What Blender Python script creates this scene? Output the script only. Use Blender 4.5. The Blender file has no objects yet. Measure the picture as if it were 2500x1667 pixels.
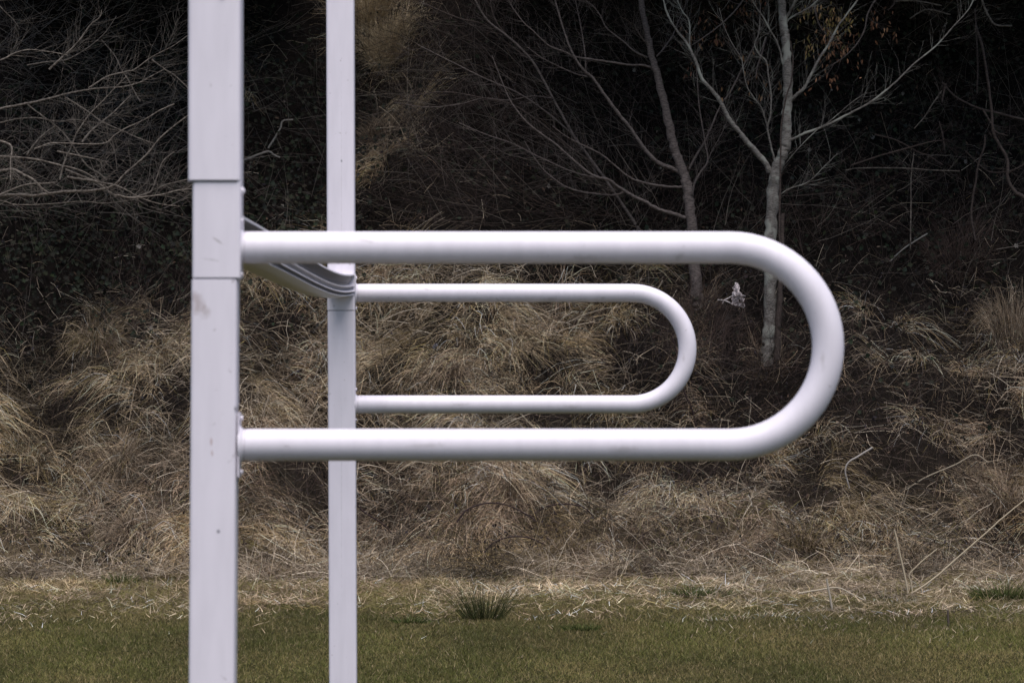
import bpy, bmesh, math, random
import numpy as np
from mathutils import Vector, Matrix

# ------------------------------------------------------------------ camera, sky, sun, exposure
scn = bpy.context.scene
CAMZ = 2.22                      # eye height
FPX = 9190.0                     # focal length in pixels of the 2500 px wide photograph
VX, VY = 1232.0, 859.0           # where the level forward direction (+Y) falls in it
cam_d = bpy.data.cameras.new('camera')
cam = bpy.data.objects.new('camera', cam_d)
scn.collection.objects.link(cam)
cam_d.sensor_width = 36.0
cam_d.lens = FPX / 2500.0 * 36.0
cam_d.clip_end = 400.0
cam_d.clip_start = 0.1
cam.location = (0, 0, CAMZ)
cam.rotation_euler = (math.radians(90) + math.atan((VY - 833.5) / FPX), 0, -math.atan((1250 - VX) / FPX))
cam_d.dof.use_dof = True
cam_d.dof.focus_distance = 37.0
cam_d.dof.aperture_fstop = 13.0
scn.camera = cam

SUN_EL, SUN_AZ = math.radians(68), math.radians(168)   # azimuth measured from +Y, clockwise
w = bpy.data.worlds.new('World'); scn.world = w; w.use_nodes = True
nt = w.node_tree
for n in list(nt.nodes): nt.nodes.remove(n)
sky = nt.nodes.new('ShaderNodeTexSky'); sky.sky_type = 'NISHITA'; sky.sun_disc = False
sky.sun_elevation = SUN_EL; sky.sun_rotation = SUN_AZ
sky.air_density = 1.0; sky.dust_density = 1.5; sky.ozone_density = 1.0
bg = nt.nodes.new('ShaderNodeBackground'); bg.inputs['Strength'].default_value = 0.065
ow = nt.nodes.new('ShaderNodeOutputWorld')
nt.links.new(sky.outputs[0], bg.inputs['Color']); nt.links.new(bg.outputs[0], ow.inputs[0])
sl = bpy.data.lights.new('sun', 'SUN'); sl.energy = 2.3; sl.angle = math.radians(55)
sl.color = (1.0, 0.94, 0.90)
so = bpy.data.objects.new('sun', sl); scn.collection.objects.link(so)
sd = Vector((math.sin(SUN_AZ) * math.cos(SUN_EL), math.cos(SUN_AZ) * math.cos(SUN_EL), math.sin(SUN_EL)))
so.rotation_euler = sd.to_track_quat('Z', 'Y').to_euler()
scn.view_settings.view_transform = 'Standard'
scn.view_settings.look = 'None'
scn.view_settings.exposure = 0.75
scn.view_settings.gamma = 1.0
scn.cycles.max_bounces = 5
scn.cycles.diffuse_bounces = 3

RNG = np.random.default_rng(11)
random.seed(4)
col = scn.collection

# ------------------------------------------------------------------ helpers
def vnoise(x, y, s, seed=0):
    """smooth value noise, -1..1"""
    x = np.asarray(x, float) / s + 1000.3; y = np.asarray(y, float) / s + 1000.7
    xi = np.floor(x).astype(np.int64); yi = np.floor(y).astype(np.int64)
    fx = x - xi; fy = y - yi
    fx = fx * fx * (3 - 2 * fx); fy = fy * fy * (3 - 2 * fy)
    def h(a, b):
        n = (a * 374761393 + b * 668265263 + seed * 974634777) & 0xffffffff
        n = ((n ^ (n >> 13)) * 1274126177) & 0xffffffff
        return ((n ^ (n >> 16)) & 0xffff) / 32767.5 - 1.0
    return (h(xi, yi) * (1 - fx) + h(xi + 1, yi) * fx) * (1 - fy) + (h(xi, yi + 1) * (1 - fx) + h(xi + 1, yi + 1) * fx) * fy

BASE_Y = 37.3
def height(x, y):
    x = np.asarray(x, float); y = np.asarray(y, float)
    foot = BASE_Y - 0.1 + 0.55 * vnoise(x, x * 0 + 3, 1.3, 5) + 0.2 * vnoise(x, x * 0 + 8, 0.45, 6)
    s = y - foot
    k = 0.35
    ramp = 0.95 * (np.logaddexp(0, s / k) * k)
    ramp = np.where(ramp > 11, 11 + (ramp - 11) * 0.1, ramp)
    m = 1 / (1 + np.exp(-(s) / 0.3))
    lump = 0.26 * vnoise(x, y * 1.2, 0.95, 1) + 0.09 * vnoise(x, y, 0.42, 2) + 0.25 * vnoise(x, y, 3.1, 3)
    margin = np.exp(-((y - 35.2) / 2.0) ** 2) * (0.03 + 0.05 * vnoise(x, y, 0.5, 7) + 0.03 * vnoise(x, y, 0.2, 8))
    return ramp + m * lump + margin + 0.008 * vnoise(x, y, 0.8, 9)

def to_px(x, y, z):
    return VX + FPX * x / y, VY - FPX * (z - CAMZ) / y

def at(px, py, Y):
    return Vector(((px - VX) / FPX * Y, Y, CAMZ - (py - VY) / FPX * Y))

_Ys = np.arange(24.0, 52.0, 0.02)
def surf(px, py):
    z = CAMZ - (py - VY) / FPX * _Ys
    x = (px - VX) / FPX * _Ys
    hit = np.nonzero(height(x, _Ys) > z)[0]
    i = hit[0] if len(hit) else len(_Ys) - 1
    return Vector((x[i], _Ys[i], float(height(x[i], _Ys[i]))))

def tag(o, label=None, cat=None, group=None, kind=None):
    if label: o['label'] = label
    if cat: o['category'] = cat
    if group: o['group'] = group
    if kind: o['kind'] = kind
    return o

def link(name, me, mat=None, parent=None):
    o = bpy.data.objects.new(name, me); col.objects.link(o)
    if mat: me.materials.append(mat)
    if parent: o.parent = parent
    return o

def empty(name, loc=(0, 0, 0)):
    o = bpy.data.objects.new(name, None); col.objects.link(o); o.location = loc
    o.empty_display_size = 0.1
    return o

def mesh_np(name, V, F, C=None, smooth=False):
    V = np.ascontiguousarray(V, np.float32); F = np.ascontiguousarray(F, np.int32)
    me = bpy.data.meshes.new(name)
    nf, k = F.shape
    me.vertices.add(len(V)); me.vertices.foreach_set('co', V.ravel())
    me.loops.add(nf * k); me.loops.foreach_set('vertex_index', F.ravel())
    me.polygons.add(nf)
    me.polygons.foreach_set('loop_start', np.arange(0, nf * k, k, dtype=np.int32))
    me.polygons.foreach_set('loop_total', np.full(nf, k, np.int32))
    if smooth: me.polygons.foreach_set('use_smooth', np.ones(nf, bool))
    me.update(calc_edges=True)
    if C is not None:
        a = me.color_attributes.new('col', 'FLOAT_COLOR', 'POINT')
        C4 = np.ones((len(V), 4), np.float32); C4[:, :3] = C
        a.data.foreach_set('color', C4.ravel())
    return me

# ------------------------------------------------------------------ materials
def mat_new(name):
    m = bpy.data.materials.new(name); m.use_nodes = True
    return m, m.node_tree, m.node_tree.nodes['Principled BSDF']

def mat_attr(name, rough=0.7, spec=0.25, transl=0.0, noise=0.0):
    m, t, b = mat_new(name)
    a = t.nodes.new('ShaderNodeAttribute'); a.attribute_name = 'col'
    out = a.outputs['Color']
    if noise:
        tc = t.nodes.new('ShaderNodeTexCoord'); n = t.nodes.new('ShaderNodeTexNoise')
        n.inputs['Scale'].default_value = noise; n.inputs['Detail'].default_value = 5
        t.links.new(tc.outputs['Object'], n.inputs['Vector'])
        mr = t.nodes.new('ShaderNodeMapRange'); mr.inputs['From Min'].default_value = 0.3; mr.inputs['From Max'].default_value = 0.7
        mr.inputs['To Min'].default_value = 0.45; mr.inputs['To Max'].default_value = 1.5
        t.links.new(n.outputs[0], mr.inputs[0])
        mx = t.nodes.new('ShaderNodeVectorMath'); mx.operation = 'SCALE'
        t.links.new(out, mx.inputs[0]); t.links.new(mr.outputs[0], mx.inputs['Scale'])
        out = mx.outputs[0]
    t.links.new(out, b.inputs['Base Color'])
    b.inputs['Roughness'].default_value = rough
    b.inputs['Specular IOR Level'].default_value = spec
    return m

def mat_bark(name, c1, c2, scale=14, rough=0.85, lichen=None, ring=True):
    m, t, b = mat_new(name)
    tc = t.nodes.new('ShaderNodeTexCoord')
    mp = t.nodes.new('ShaderNodeMapping'); mp.inputs['Scale'].default_value = (1, 1, 4.0 if ring else 1)
    t.links.new(tc.outputs['Object'], mp.inputs['Vector'])
    n = t.nodes.new('ShaderNodeTexNoise'); n.inputs['Scale'].default_value = scale; n.inputs['Detail'].default_value = 8
    n.inputs['Roughness'].default_value = 0.7
    t.links.new(mp.outputs[0], n.inputs['Vector'])
    r = t.nodes.new('ShaderNodeValToRGB')
    r.color_ramp.elements[0].position = 0.36; r.color_ramp.elements[0].color = (*c1, 1)
    r.color_ramp.elements[1].position = 0.62; r.color_ramp.elements[1].color = (*c2, 1)
    t.links.new(n.outputs[0], r.inputs[0])
    out = r.outputs[0]
    if lichen:
        n2 = t.nodes.new('ShaderNodeTexNoise'); n2.inputs['Scale'].default_value = 5; n2.inputs['Detail'].default_value = 6
        t.links.new(tc.outputs['Object'], n2.inputs['Vector'])
        r2 = t.nodes.new('ShaderNodeValToRGB')
        r2.color_ramp.elements[0].position = 0.5; r2.color_ramp.elements[1].position = 0.58
        t.links.new(n2.outputs[0], r2.inputs[0])
        mx = t.nodes.new('ShaderNodeMix'); mx.data_type = 'RGBA'
        t.links.new(r2.outputs[0], mx.inputs['Factor']); t.links.new(out, mx.inputs['A']); mx.inputs['B'].default_value = (*lichen, 1)
        out = mx.outputs['Result']
    t.links.new(out, b.inputs['Base Color'])
    b.inputs['Roughness'].default_value = rough; b.inputs['Specular IOR Level'].default_value = 0.2
    bp = t.nodes.new('ShaderNodeBump'); bp.inputs['Strength'].default_value = 0.6; bp.inputs['Distance'].default_value = 0.01
    t.links.new(n.outputs[0], bp.inputs['Height']); t.links.new(bp.outputs[0], b.inputs['Normal'])
    return m

def mat_paint(name, base=(0.86, 0.805, 0.88), rough=0.38, marks=(), streak=None):
    """white gloss paint, faint dirt; marks = (x, y, z, rx, rz, strength, colour) stains fixed on the thing"""
    m, t, b = mat_new(name)
    tc = t.nodes.new('ShaderNodeTexCoord')
    n = t.nodes.new('ShaderNodeTexNoise'); n.inputs['Scale'].default_value = 7; n.inputs['Detail'].default_value = 6
    mp = t.nodes.new('ShaderNodeMapping'); mp.inputs['Scale'].default_value = (4, 4, 0.7)
    t.links.new(tc.outputs['Object'], mp.inputs['Vector']); t.links.new(mp.outputs[0], n.inputs['Vector'])
    r = t.nodes.new('ShaderNodeValToRGB')
    r.color_ramp.elements[0].position = 0.3; r.color_ramp.elements[0].color = (base[0] * 0.93, base[1] * 0.93, base[2] * 0.93, 1)
    r.color_ramp.elements[1].position = 0.65; r.color_ramp.elements[1].color = (*base, 1)
    t.links.new(n.outputs[0], r.inputs[0])
    out = r.outputs[0]
    n2 = t.nodes.new('ShaderNodeTexNoise'); n2.inputs['Scale'].default_value = 60; n2.inputs['Detail'].default_value = 4
    t.links.new(tc.outputs['Object'], n2.inputs['Vector'])
    n3 = t.nodes.new('ShaderNodeTexNoise'); n3.inputs['Scale'].default_value = 34; n3.inputs['Detail'].default_value = 3
    t.links.new(tc.outputs['Object'], n3.inputs['Vector'])
    r3 = t.nodes.new('ShaderNodeValToRGB'); r3.color_ramp.elements[0].position = .70; r3.color_ramp.elements[1].position = .76
    r3.color_ramp.elements[1].color = (.45, .45, .45, 1)
    t.links.new(n3.outputs[0], r3.inputs[0])
    m3 = t.nodes.new('ShaderNodeMix'); m3.data_type = 'RGBA'; m3.inputs['B'].default_value = (.34, .30, .30, 1)
    t.links.new(r3.outputs[0], m3.inputs['Factor']); t.links.new(out, m3.inputs['A']); out = m3.outputs['Result']
    for (x, z, rx, rz, st, c, ang) in marks:
        sx = t.nodes.new('ShaderNodeVectorMath'); sx.operation = 'SUBTRACT'
        t.links.new(tc.outputs['Object'], sx.inputs[0]); sx.inputs[1].default_value = (x, 0, z)
        rot = t.nodes.new('ShaderNodeVectorRotate'); rot.rotation_type = 'Y_AXIS'; rot.inputs['Angle'].default_value = ang
        t.links.new(sx.outputs[0], rot.inputs['Vector'])
        mu = t.nodes.new('ShaderNodeVectorMath'); mu.operation = 'MULTIPLY'; mu.inputs[1].default_value = (1 / rx, 0, 1 / rz)
        t.links.new(rot.outputs[0], mu.inputs[0])
        ln = t.nodes.new('ShaderNodeVectorMath'); ln.operation = 'LENGTH'; t.links.new(mu.outputs[0], ln.inputs[0])
        ad = t.nodes.new('ShaderNodeMath'); ad.operation = 'MULTIPLY_ADD'
        t.links.new(n2.outputs[0], ad.inputs[0]); ad.inputs[1].default_value = 1.6
        t.links.new(ln.outputs['Value'], ad.inputs[2])
        mr = t.nodes.new('ShaderNodeMapRange'); mr.inputs['From Min'].default_value = 1.75; mr.inputs['From Max'].default_value = 1.0
        mr.inputs['To Min'].default_value = 0; mr.inputs['To Max'].default_value = st
        t.links.new(ad.outputs[0], mr.inputs[0])
        mx = t.nodes.new('ShaderNodeMix'); mx.data_type = 'RGBA'
        t.links.new(mr.outputs[0], mx.inputs['Factor']); t.links.new(out, mx.inputs['A']); mx.inputs['B'].default_value = (*c, 1)
        out = mx.outputs['Result']
    t.links.new(out, b.inputs['Base Color'])
    b.inputs['Roughness'].default_value = rough
    b.inputs['Specular IOR Level'].default_value = 0.4
    bp = t.nodes.new('ShaderNodeBump'); bp.inputs['Strength'].default_value = 0.05; bp.inputs['Distance'].default_value = 0.002
    t.links.new(n2.outputs[0], bp.inputs['Height']); t.links.new(bp.outputs[0], b.inputs['Normal'])
    return m

M_paint = mat_paint('white_paint')
M_tube = mat_paint('white_tube_paint', rough=0.42, marks=[(0.2, 2.455, 0.05, 0.012, 0.35, (0.40, 0.36, 0.36), 0.1), (-0.35, 2.50, 0.03, 0.006, 0.4, (0.42, 0.38, 0.37), -0.2),
    (0.44, 2.46, 0.02, 0.01, 0.4, (0.40, 0.36, 0.36), 0.3), (-0.2, 1.985, 0.06, 0.008, 0.35, (0.42, 0.38, 0.38), 0.05), (0.3, 1.975, 0.05, 0.012, 0.35, (0.42, 0.38, 0.37), 0), (0.80, 2.2, 0.008, 0.03, 0.35, (0.42, 0.38, 0.37), 0)])
M_post_low = mat_paint('white_post_paint', marks=[
    (-0.772, 2.34, 0.022, 0.035, 0.6, (0.42, 0.33, 0.32), 0.3), (-0.752, 2.318, 0.02, 0.02, 0.45, (0.40, 0.33, 0.31), 0),
    (-0.737, 1.995, 0.004, 0.012, 0.6, (0.45, 0.30, 0.27), 0), (-0.735, 1.965, 0.004, 0.010, 0.6, (0.45, 0.30, 0.27), 0),
    (-0.719, 1.77, 0.005, 0.006, 0.9, (0.15, 0.14, 0.17), 0), (-0.677, 2.075, 0.004, 0.012, 0.9, (0.06, 0.06, 0.07), 0)])
M_post_mid = mat_paint('white_post_joint_paint', marks=[
    (-0.722, 2.50, 0.022, 0.004, 0.55, (0.38, 0.34, 0.33), -0.6), (-0.742, 2.452, 0.03, 0.004, 0.5, (0.45, 0.42, 0.42), -0.15)])
M_post_top = mat_paint('white_upper_post_paint')
M_post_far = mat_paint('white_far_post_paint', marks=[
    (-0.727, 2.95, 0.003, 0.6, 0.2, (0.42, 0.38, 0.38), 0), (-0.727, 3.07, 0.005, 0.006, 0.9, (0.2, 0.19, 0.22), 0),
    (-0.727, 1.6, 0.003, 0.5, 0.25, (0.42, 0.40, 0.40), 0)])
M_bar = mat_paint('crossbar_paint', base=(0.84, 0.79, 0.86), rough=0.35)
M_groove_shade = mat_paint('grey_groove_shade', base=(0.10, 0.092, 0.10), rough=0.5)  # shade in the crossbar's recesses, put into the colour
M_band_shade = mat_paint('grey_band_shade', base=(0.26, 0.245, 0.275), rough=0.45)  # milder shade on the bar's concave band, also painted in
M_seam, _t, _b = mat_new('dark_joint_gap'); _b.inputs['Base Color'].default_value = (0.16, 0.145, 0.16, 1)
M_groove_deep_shade, _t, _b = mat_new('groove_deep_shade'); _b.inputs['Base Color'].default_value = (0.03, 0.03, 0.033, 1)  # deepest groove of the bar: its shade painted near-black

# ------------------------------------------------------------------ the goal (white posts, crossbar, two bent net supports)
def smooth_path(pts, n=6):
    """Catmull-Rom through points (x,y,z,r)"""
    P = [np.array(p, float) for p in pts]
    if len(P) < 3: return np.array([P[0] + (P[-1] - P[0]) * i / n for i in range(n + 1)])
    P = [2 * P[0] - P[1]] + P + [2 * P[-1] - P[-2]]
    out = []
    for i in range(1, len(P) - 2):
        for j in range(n):
            t = j / n
            a, b, c, d = P[i - 1], P[i], P[i + 1], P[i + 2]
            out.append(0.5 * ((2 * b) + (c - a) * t + (2 * a - 5 * b + 4 * c - d) * t * t + (3 * b - a - 3 * c + d) * t ** 3))
    out.append(P[-2])
    return np.array(out)

def tube_arrays(path, sides):
    """path (N,4) -> verts, quads"""
    N = len(path); p = path[:, :3]; r = np.maximum(path[:, 3], 1e-4)
    t = np.gradient(p, axis=0); t /= np.linalg.norm(t, axis=1)[:, None] + 1e-9
    ref = np.array([0.0, 1.0, 0.0]) if abs(t[:, 1]).mean() < 0.8 else np.array([0.0, 0.0, 1.0])
    a = np.cross(t, ref); a /= np.linalg.norm(a, axis=1)[:, None] + 1e-9
    b = np.cross(t, a)
    ang = np.arange(sides) * 2 * math.pi / sides
    V = p[:, None, :] + r[:, None, None] * (np.cos(ang)[None, :, None] * a[:, None, :] + np.sin(ang)[None, :, None] * b[:, None, :])
    i = np.arange(N - 1)[:, None] * sides; j = np.arange(sides)[None, :]; j2 = (j + 1) % sides
    F = np.stack([i + j, i + j2, i + sides + j2, i + sides + j], -1).reshape(-1, 4)
    return V.reshape(-1, 3), F

def tubes_mesh(name, paths, sides=6, smooth=True, cols=None):
    VV, FF, CC, off = [], [], [], 0
    for k, pa in enumerate(paths):
        V, F = tube_arrays(pa, sides)
        VV.append(V); FF.append(F + off); off += len(V)
        if cols is not None: CC.append(np.repeat(np.array(cols[k])[None], len(V), 0))
    return mesh_np(name, np.concatenate(VV), np.concatenate(FF), np.concatenate(CC) if cols is not None else None, smooth)

def box_post(name, x0, x1, y0, y1, z0, z1, mat, parent, bev=0.009, lean=0.0, cap=True, segs=3):
    """square tube with rounded vertical corners; lean = metres of x shift per metre above eye height"""
    bm = bmesh.new()
    bmesh.ops.create_cube(bm, size=1)
    for v in bm.verts:
        v.co.x = x0 if v.co.x < 0 else x1; v.co.y = y0 if v.co.y < 0 else y1; v.co.z = z0 if v.co.z < 0 else z1
    ed = [e for e in bm.edges if abs(e.verts[0].co.z - e.verts[1].co.z) > 0.01]
    bmesh.ops.bevel(bm, geom=ed, offset=bev, segments=segs, affect='EDGES', profile=0.5)
    ed = [e for e in bm.edges if abs(e.verts[0].co.z - e.verts[1].co.z) < 1e-5 and len(e.link_faces) == 2 and
          abs(e.link_faces[0].normal.z) + abs(e.link_faces[1].normal.z) > 0.5 and abs(abs(e.link_faces[0].normal.z) - abs(e.link_faces[1].normal.z)) > 0.5]
    bmesh.ops.bevel(bm, geom=ed, offset=0.0018, segments=2, affect='EDGES')
    for v in bm.verts: v.co.x += (v.co.z - CAMZ) * lean
    me = bpy.data.meshes.new(name); bm.to_mesh(me); bm.free()
    for p in me.polygons: p.use_smooth = True
    me.set_sharp_from_angle(angle=math.radians(40)) if hasattr(me, 'set_sharp_from_angle') else None
    return link(name, me, mat, parent)

Y1, Y2 = 9.51, 16.83
K1 = Y1 / FPX; K2 = Y2 / FPX
def zx(px, K): return (px - VX) * K
def zz(py, K): return CAMZ - (py - VY) * K

goal = empty('goal', (0, Y1, 0))
tag(goal, 'white square-post goal seen end-on with grooved crossbar and two bent tube net supports', 'goal')
def G(o):   # keep world placement under the goal's empty
    o.matrix_parent_inverse = Matrix.Translation((0, -Y1, 0)); return o

def make_support(Yc, K, nm):
    zt, zb = zz(604.5, K1), zz(1085.5, K1)     # both supports are alike: heights from the near one
    R = (zt - zb) / 2; zm = (zt + zb) / 2; r = 0.0405
    x0 = zx(600, K1); xr = zx(2062, K1) - r - 0.001; xc = xr - R
    pts = [(x0, Yc, zt, r), (x0 + 0.3, Yc, zt, r), (x0 + 0.7, Yc, zt, r), (xc - 0.06, Yc, zt, r), (xc - 0.03, Yc, zt, r)]
    for i in range(33):
        a = math.pi / 2 - math.pi * i / 32
        pts.append((xc + R * math.cos(a), Yc, zm + R * math.sin(a), r))
    pts += [(xc - 0.03, Yc, zb, r), (xc - 0.06, Yc, zb, r), (x0 + 0.7, Yc, zb, r), (x0 + 0.3, Yc, zb, r), (x0, Yc, zb, r)]
    o = G(link('net_support', tubes_mesh('net_support', [np.array(pts)], 40), M_tube, goal))
    xe = zx(583, K1)
    for z in (zt, zb):
        pr = []
        for i, (dx, rr) in enumerate([(0, 0.050), (0.004, 0.049), (0.009, 0.044), (0.014, 0.0395), (0.017, 0.0385)]):
            pr.append((xe + dx, Yc, z, rr + 0.0008 * math.sin(i * 2)))
        w_ = link('weld_collar', tubes_mesh('weld_collar', [np.array(pr)], 28), M_paint, o); w_.matrix_parent_inverse = Matrix.Translation((0, -Y1, 0))
        w_.matrix_parent_inverse = o.matrix_world.inverted() if False else Matrix.Identity(4)
        # bolted flat plate behind the weld
        bm = bmesh.new(); bmesh.ops.create_cube(bm, size=1)
        for v in bm.verts:
            v.co = Vector((xe - 0.001 + (0 if v.co.x < 0 else 0.0045), Yc + v.co.y * 0.088, z + v.co.z * 0.165))
        bmesh.ops.bevel(bm, geom=bm.edges[:], offset=0.0025, segments=2, affect='EDGES')
        me = bpy.data.meshes.new('mounting_plate'); bm.to_mesh(me); bm.free()
        link('mounting_plate', me, M_paint, o)
        for s in (-1, 1):
            bm = bmesh.new()
            bmesh.ops.create_cone(bm, cap_ends=True, segments=6, radius1=0.0075, radius2=0.0068, depth=0.007)
            bmesh.ops.rotate(bm, verts=bm.verts, matrix=Matrix.Rotation(math.pi / 2, 3, 'Y'))
            bmesh.ops.translate(bm, verts=bm.verts, vec=(xe + 0.0085, Yc - 0.012, z + s * 0.068))
            bmesh.ops.bevel(bm, geom=bm.edges[:], offset=0.0012, segments=1, affect='EDGES')
            me = bpy.data.meshes.new('bolt'); bm.to_mesh(me); bm.free()
            link('bolt', me, M_paint, o)
    return o

def make_post(Yc, K, xl, xr, far):
    """lower post, joint piece, upper post; pixel columns read on the near post's scale"""
    zj1, zj2 = zz(681, K1), zz(443, K1)
    lean = 0.0066 if not far else -0.0042
    mats = (M_post_far,) * 3 if far else (M_post_low, M_post_mid, M_post_top)
    d = 0.05
    p = G(box_post('post', xl, xr, Yc - d, Yc + d, 0.0, zj1 - 0.0012, mats[0], goal, lean=lean))
    o1, o2 = (0.0025, 0.005) if not far else (-0.002, -0.001)
    j = G(box_post('post_joint', xl + o1, xr + o2 + (0.004 if not far else 0), Yc - d - 0.001, Yc + d - 0.001, zj1 + 0.0012, zj2 + 0.05, mats[1], goal, lean=lean * 0.5))
    g = G(box_post('joint_seal', xl + 0.003, xr - 0.003, Yc - d + 0.003, Yc + d - 0.003, zj1 - 0.02, zj1 + 0.02, M_seam, goal, bev=0.007, lean=lean * 0.5))
    u = G(box_post('upper_post', xl - (0.0075 if not far else 0.0025), xr + (0.0095 if not far else -0.001), Yc - d - 0.007, Yc + d + 0.007, zj2, 8.2, mats[2], goal, bev=0.011, lean=0.0012 if not far else -0.003))
    if not far:     # dark lip under the sleeve, a bolt on its front
        s = link('sleeve_gap', box_lip(xl - 0.007, xr + 0.001, Yc - d - 0.0035, Yc + d + 0.003, zj2 - 0.0035, zj2 + 0.002), M_seam, u)
        bm = bmesh.new()
        bmesh.ops.create_uvsphere(bm, u_segments=12, v_segments=8, radius=0.0075)
        bmesh.ops.scale(bm, verts=bm.verts, vec=(1, 0.5, 1))
        bmesh.ops.translate(bm, verts=bm.verts, vec=(zx(547, K1), Yc - d - 0.008, zz(-4, K1)))
        me = bpy.data.meshes.new('bolt'); bm.to_mesh(me); bm.free(); link('bolt', me, M_seam, u)
        bm = bmesh.new()
        bmesh.ops.create_uvsphere(bm, u_segments=14, v_segments=10, radius=0.0105)
        bmesh.ops.translate(bm, verts=bm.verts, vec=(zx(590, K1), Yc - 0.02, zz(467, K1)))
        me = bpy.data.meshes.new('bolt'); bm.to_mesh(me); bm.free(); link('bolt', me, M_paint, j)
    return p

def box_lip(x0, x1, y0, y1, z0, z1):
    bm = bmesh.new(); bmesh.ops.create_cube(bm, size=1)
    for v in bm.verts:
        v.co.x = x0 if v.co.x < 0 else x1; v.co.y = y0 if v.co.y < 0 else y1; v.co.z = z0 if v.co.z < 0 else z1
    me = bpy.data.meshes.new('lip'); bm.to_mesh(me); bm.free(); return me

make_post(Y1, K1, zx(470, K1), zx(581, K1), False)
make_post(Y2, K2, zx(801.5, K2), zx(868, K2), True)
make_support(Y1, K1, 'near'); make_support(Y2, K2, 'far')

# crossbar: grooved extrusion, sags a little between the posts
XR = zx(585, K1)
prof = [(-0.010, 0.060), (-0.003, 0.058), (0.0, 0.053), (-0.001, 0.050), (-0.010, 0.046), (-0.017, 0.024), (-0.024, 0.021), (-0.025, 0.012),
        (-0.010, 0.0085), (-0.002, 0.0075), (-0.001, 0.0045), (-0.007, 0.002), (-0.015, -0.010), (-0.017, -0.013), (-0.003, -0.0185), (0.0, -0.024),
        (-0.002, -0.025), (-0.012, -0.034), (-0.013, -0.039), (-0.004, -0.042), (-0.004, -0.046), (-0.012, -0.048), (-0.025, -0.052), (-0.042, -0.0555), (-0.060, -0.0565),
        (-0.078, -0.0555), (-0.095, -0.052), (-0.108, -0.047), (-0.116, -0.038), (-0.120, -0.02), (-0.120, 0.053), (-0.117, 0.058), (-0.110, 0.060)]
NB = 60; bv, bf = [], []
ya, yb = Y1 + 0.051, Y2 - 0.051
zc1 = zz(579, K1) ; SAG = 0.03
for i in range(NB + 1):
    t = i / NB; yy = ya + (yb - ya) * t
    zc = zc1 - SAG * 4 * t ** 1.8 * (1 - t ** 1.8)
    for (x, z) in prof: bv.append((XR + x + 0.002 * t, yy, zc + (z if z > 0 else z * 0.76)))
n = len(prof)
for i in range(NB):
    for j in range(n):
        bf.append((i * n + j, (i + 1) * n + j, (i + 1) * n + (j + 1) % n, i * n + (j + 1) % n))
me = bpy.data.meshes.new('crossbar'); me.from_pydata(bv, [], bf + [tuple(range(n))[::-1], tuple(range(NB * n, NB * n + n))])
for p in me.polygons: p.use_smooth = len(p.vertices) == 4
me.set_sharp_from_angle(angle=math.radians(28))
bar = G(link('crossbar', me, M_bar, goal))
me.materials.append(M_groove_shade); me.materials.append(M_groove_deep_shade); me.materials.append(M_band_shade)
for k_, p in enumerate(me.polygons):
    if len(p.vertices) == 4: p.material_index = {3: 1, 4: 1, 5: 2, 6: 2, 11: 3, 12: 3, 16: 1, 17: 1}.get(k_ % n, 0)  # recessed side faces get the painted shade tones
for yy in (ya + 0.004, yb - 0.004):
    link('end_plate', box_lip(XR - 0.118, XR + 0.007, yy - 0.0035, yy + 0.0035, zc1 - 0.022, zc1 + 0.056), M_paint, bar)

# ------------------------------------------------------------------ ground sheet
def axis(a, b, step, lo, hi, g=1.25):
    mid = list(np.arange(a, b + 1e-6, step)); s = step; x = a; L = []
    while x > lo: s *= g; x -= s; L.append(x)
    s = step; x = mid[-1]; Rr = []
    while x < hi: s *= g; x += s; Rr.append(x)
    return np.array(L[::-1] + mid + Rr)
gx = axis(-7.5, 7.5, 0.07, -120, 120); gy = axis(24, 46, 0.07, -120, 180)
GX, GY = np.meshgrid(gx, gy)
GZ = height(GX, GY)
V = np.stack([GX, GY, GZ], -1).reshape(-1, 3)
nx, ny = len(gx), len(gy)
ii, jj = np.meshgrid(np.arange(nx - 1), np.arange(ny - 1))
q = (jj * nx + ii).ravel()
F = np.stack([q, q + 1, q + nx + 1, q + nx], -1)
x, y = V[:, 0], V[:, 1]
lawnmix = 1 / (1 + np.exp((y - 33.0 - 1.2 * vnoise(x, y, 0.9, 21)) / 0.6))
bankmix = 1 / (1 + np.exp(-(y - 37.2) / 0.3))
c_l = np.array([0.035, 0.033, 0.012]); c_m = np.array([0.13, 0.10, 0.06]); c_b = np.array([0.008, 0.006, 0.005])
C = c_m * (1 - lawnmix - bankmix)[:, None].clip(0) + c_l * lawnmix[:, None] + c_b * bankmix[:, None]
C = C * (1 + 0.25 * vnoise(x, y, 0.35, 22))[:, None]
M_ground = mat_attr('soil_and_thatch', 0.95, 0.1, noise=9)
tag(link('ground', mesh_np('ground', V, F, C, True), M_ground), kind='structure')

# ------------------------------------------------------------------ cover maps, read on the bank
cx_ = np.array([0, 250, 500, 750, 1000, 1250, 1500, 1750, 2000, 2250, 2500.])
ry_ = np.array([0, 200, 400, 600, 700, 800, 900, 1000, 1200, 1400.])
STRAW = np.array([
 [.03, .03, .06, .22, .85, .05, .01, 0, 0, 0, 0],
 [.03, .03, .08, .30, .70, .05, .01, 0, 0, 0, 0],
 [.02, .02, .05, .08, .42, .06, .02, .01, .01, .01, .01],
 [.03, .04, .10, .22, .50, .30, .10, .06, .04, .07, .06],
 [.01, .02, .22, .85, 1., .85, .50, .16, .06, .10, .22],
 [.12, .38, .50, .95, 1., 1., .65, .20, .10, .18, .55],
 [.85, 1., .9, 1., 1., 1., .70, .25, .22, .32, .6],
 [1., 1., 1., 1., 1., 1., .85, .5, .45, .42, .65],
 [1., 1., 1., 1., .95, .9, .9, .8, .8, .8, .9],
 [.7, .65, .85, .9, .9, 1., .9, .8, .7, .6, .55]])
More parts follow.
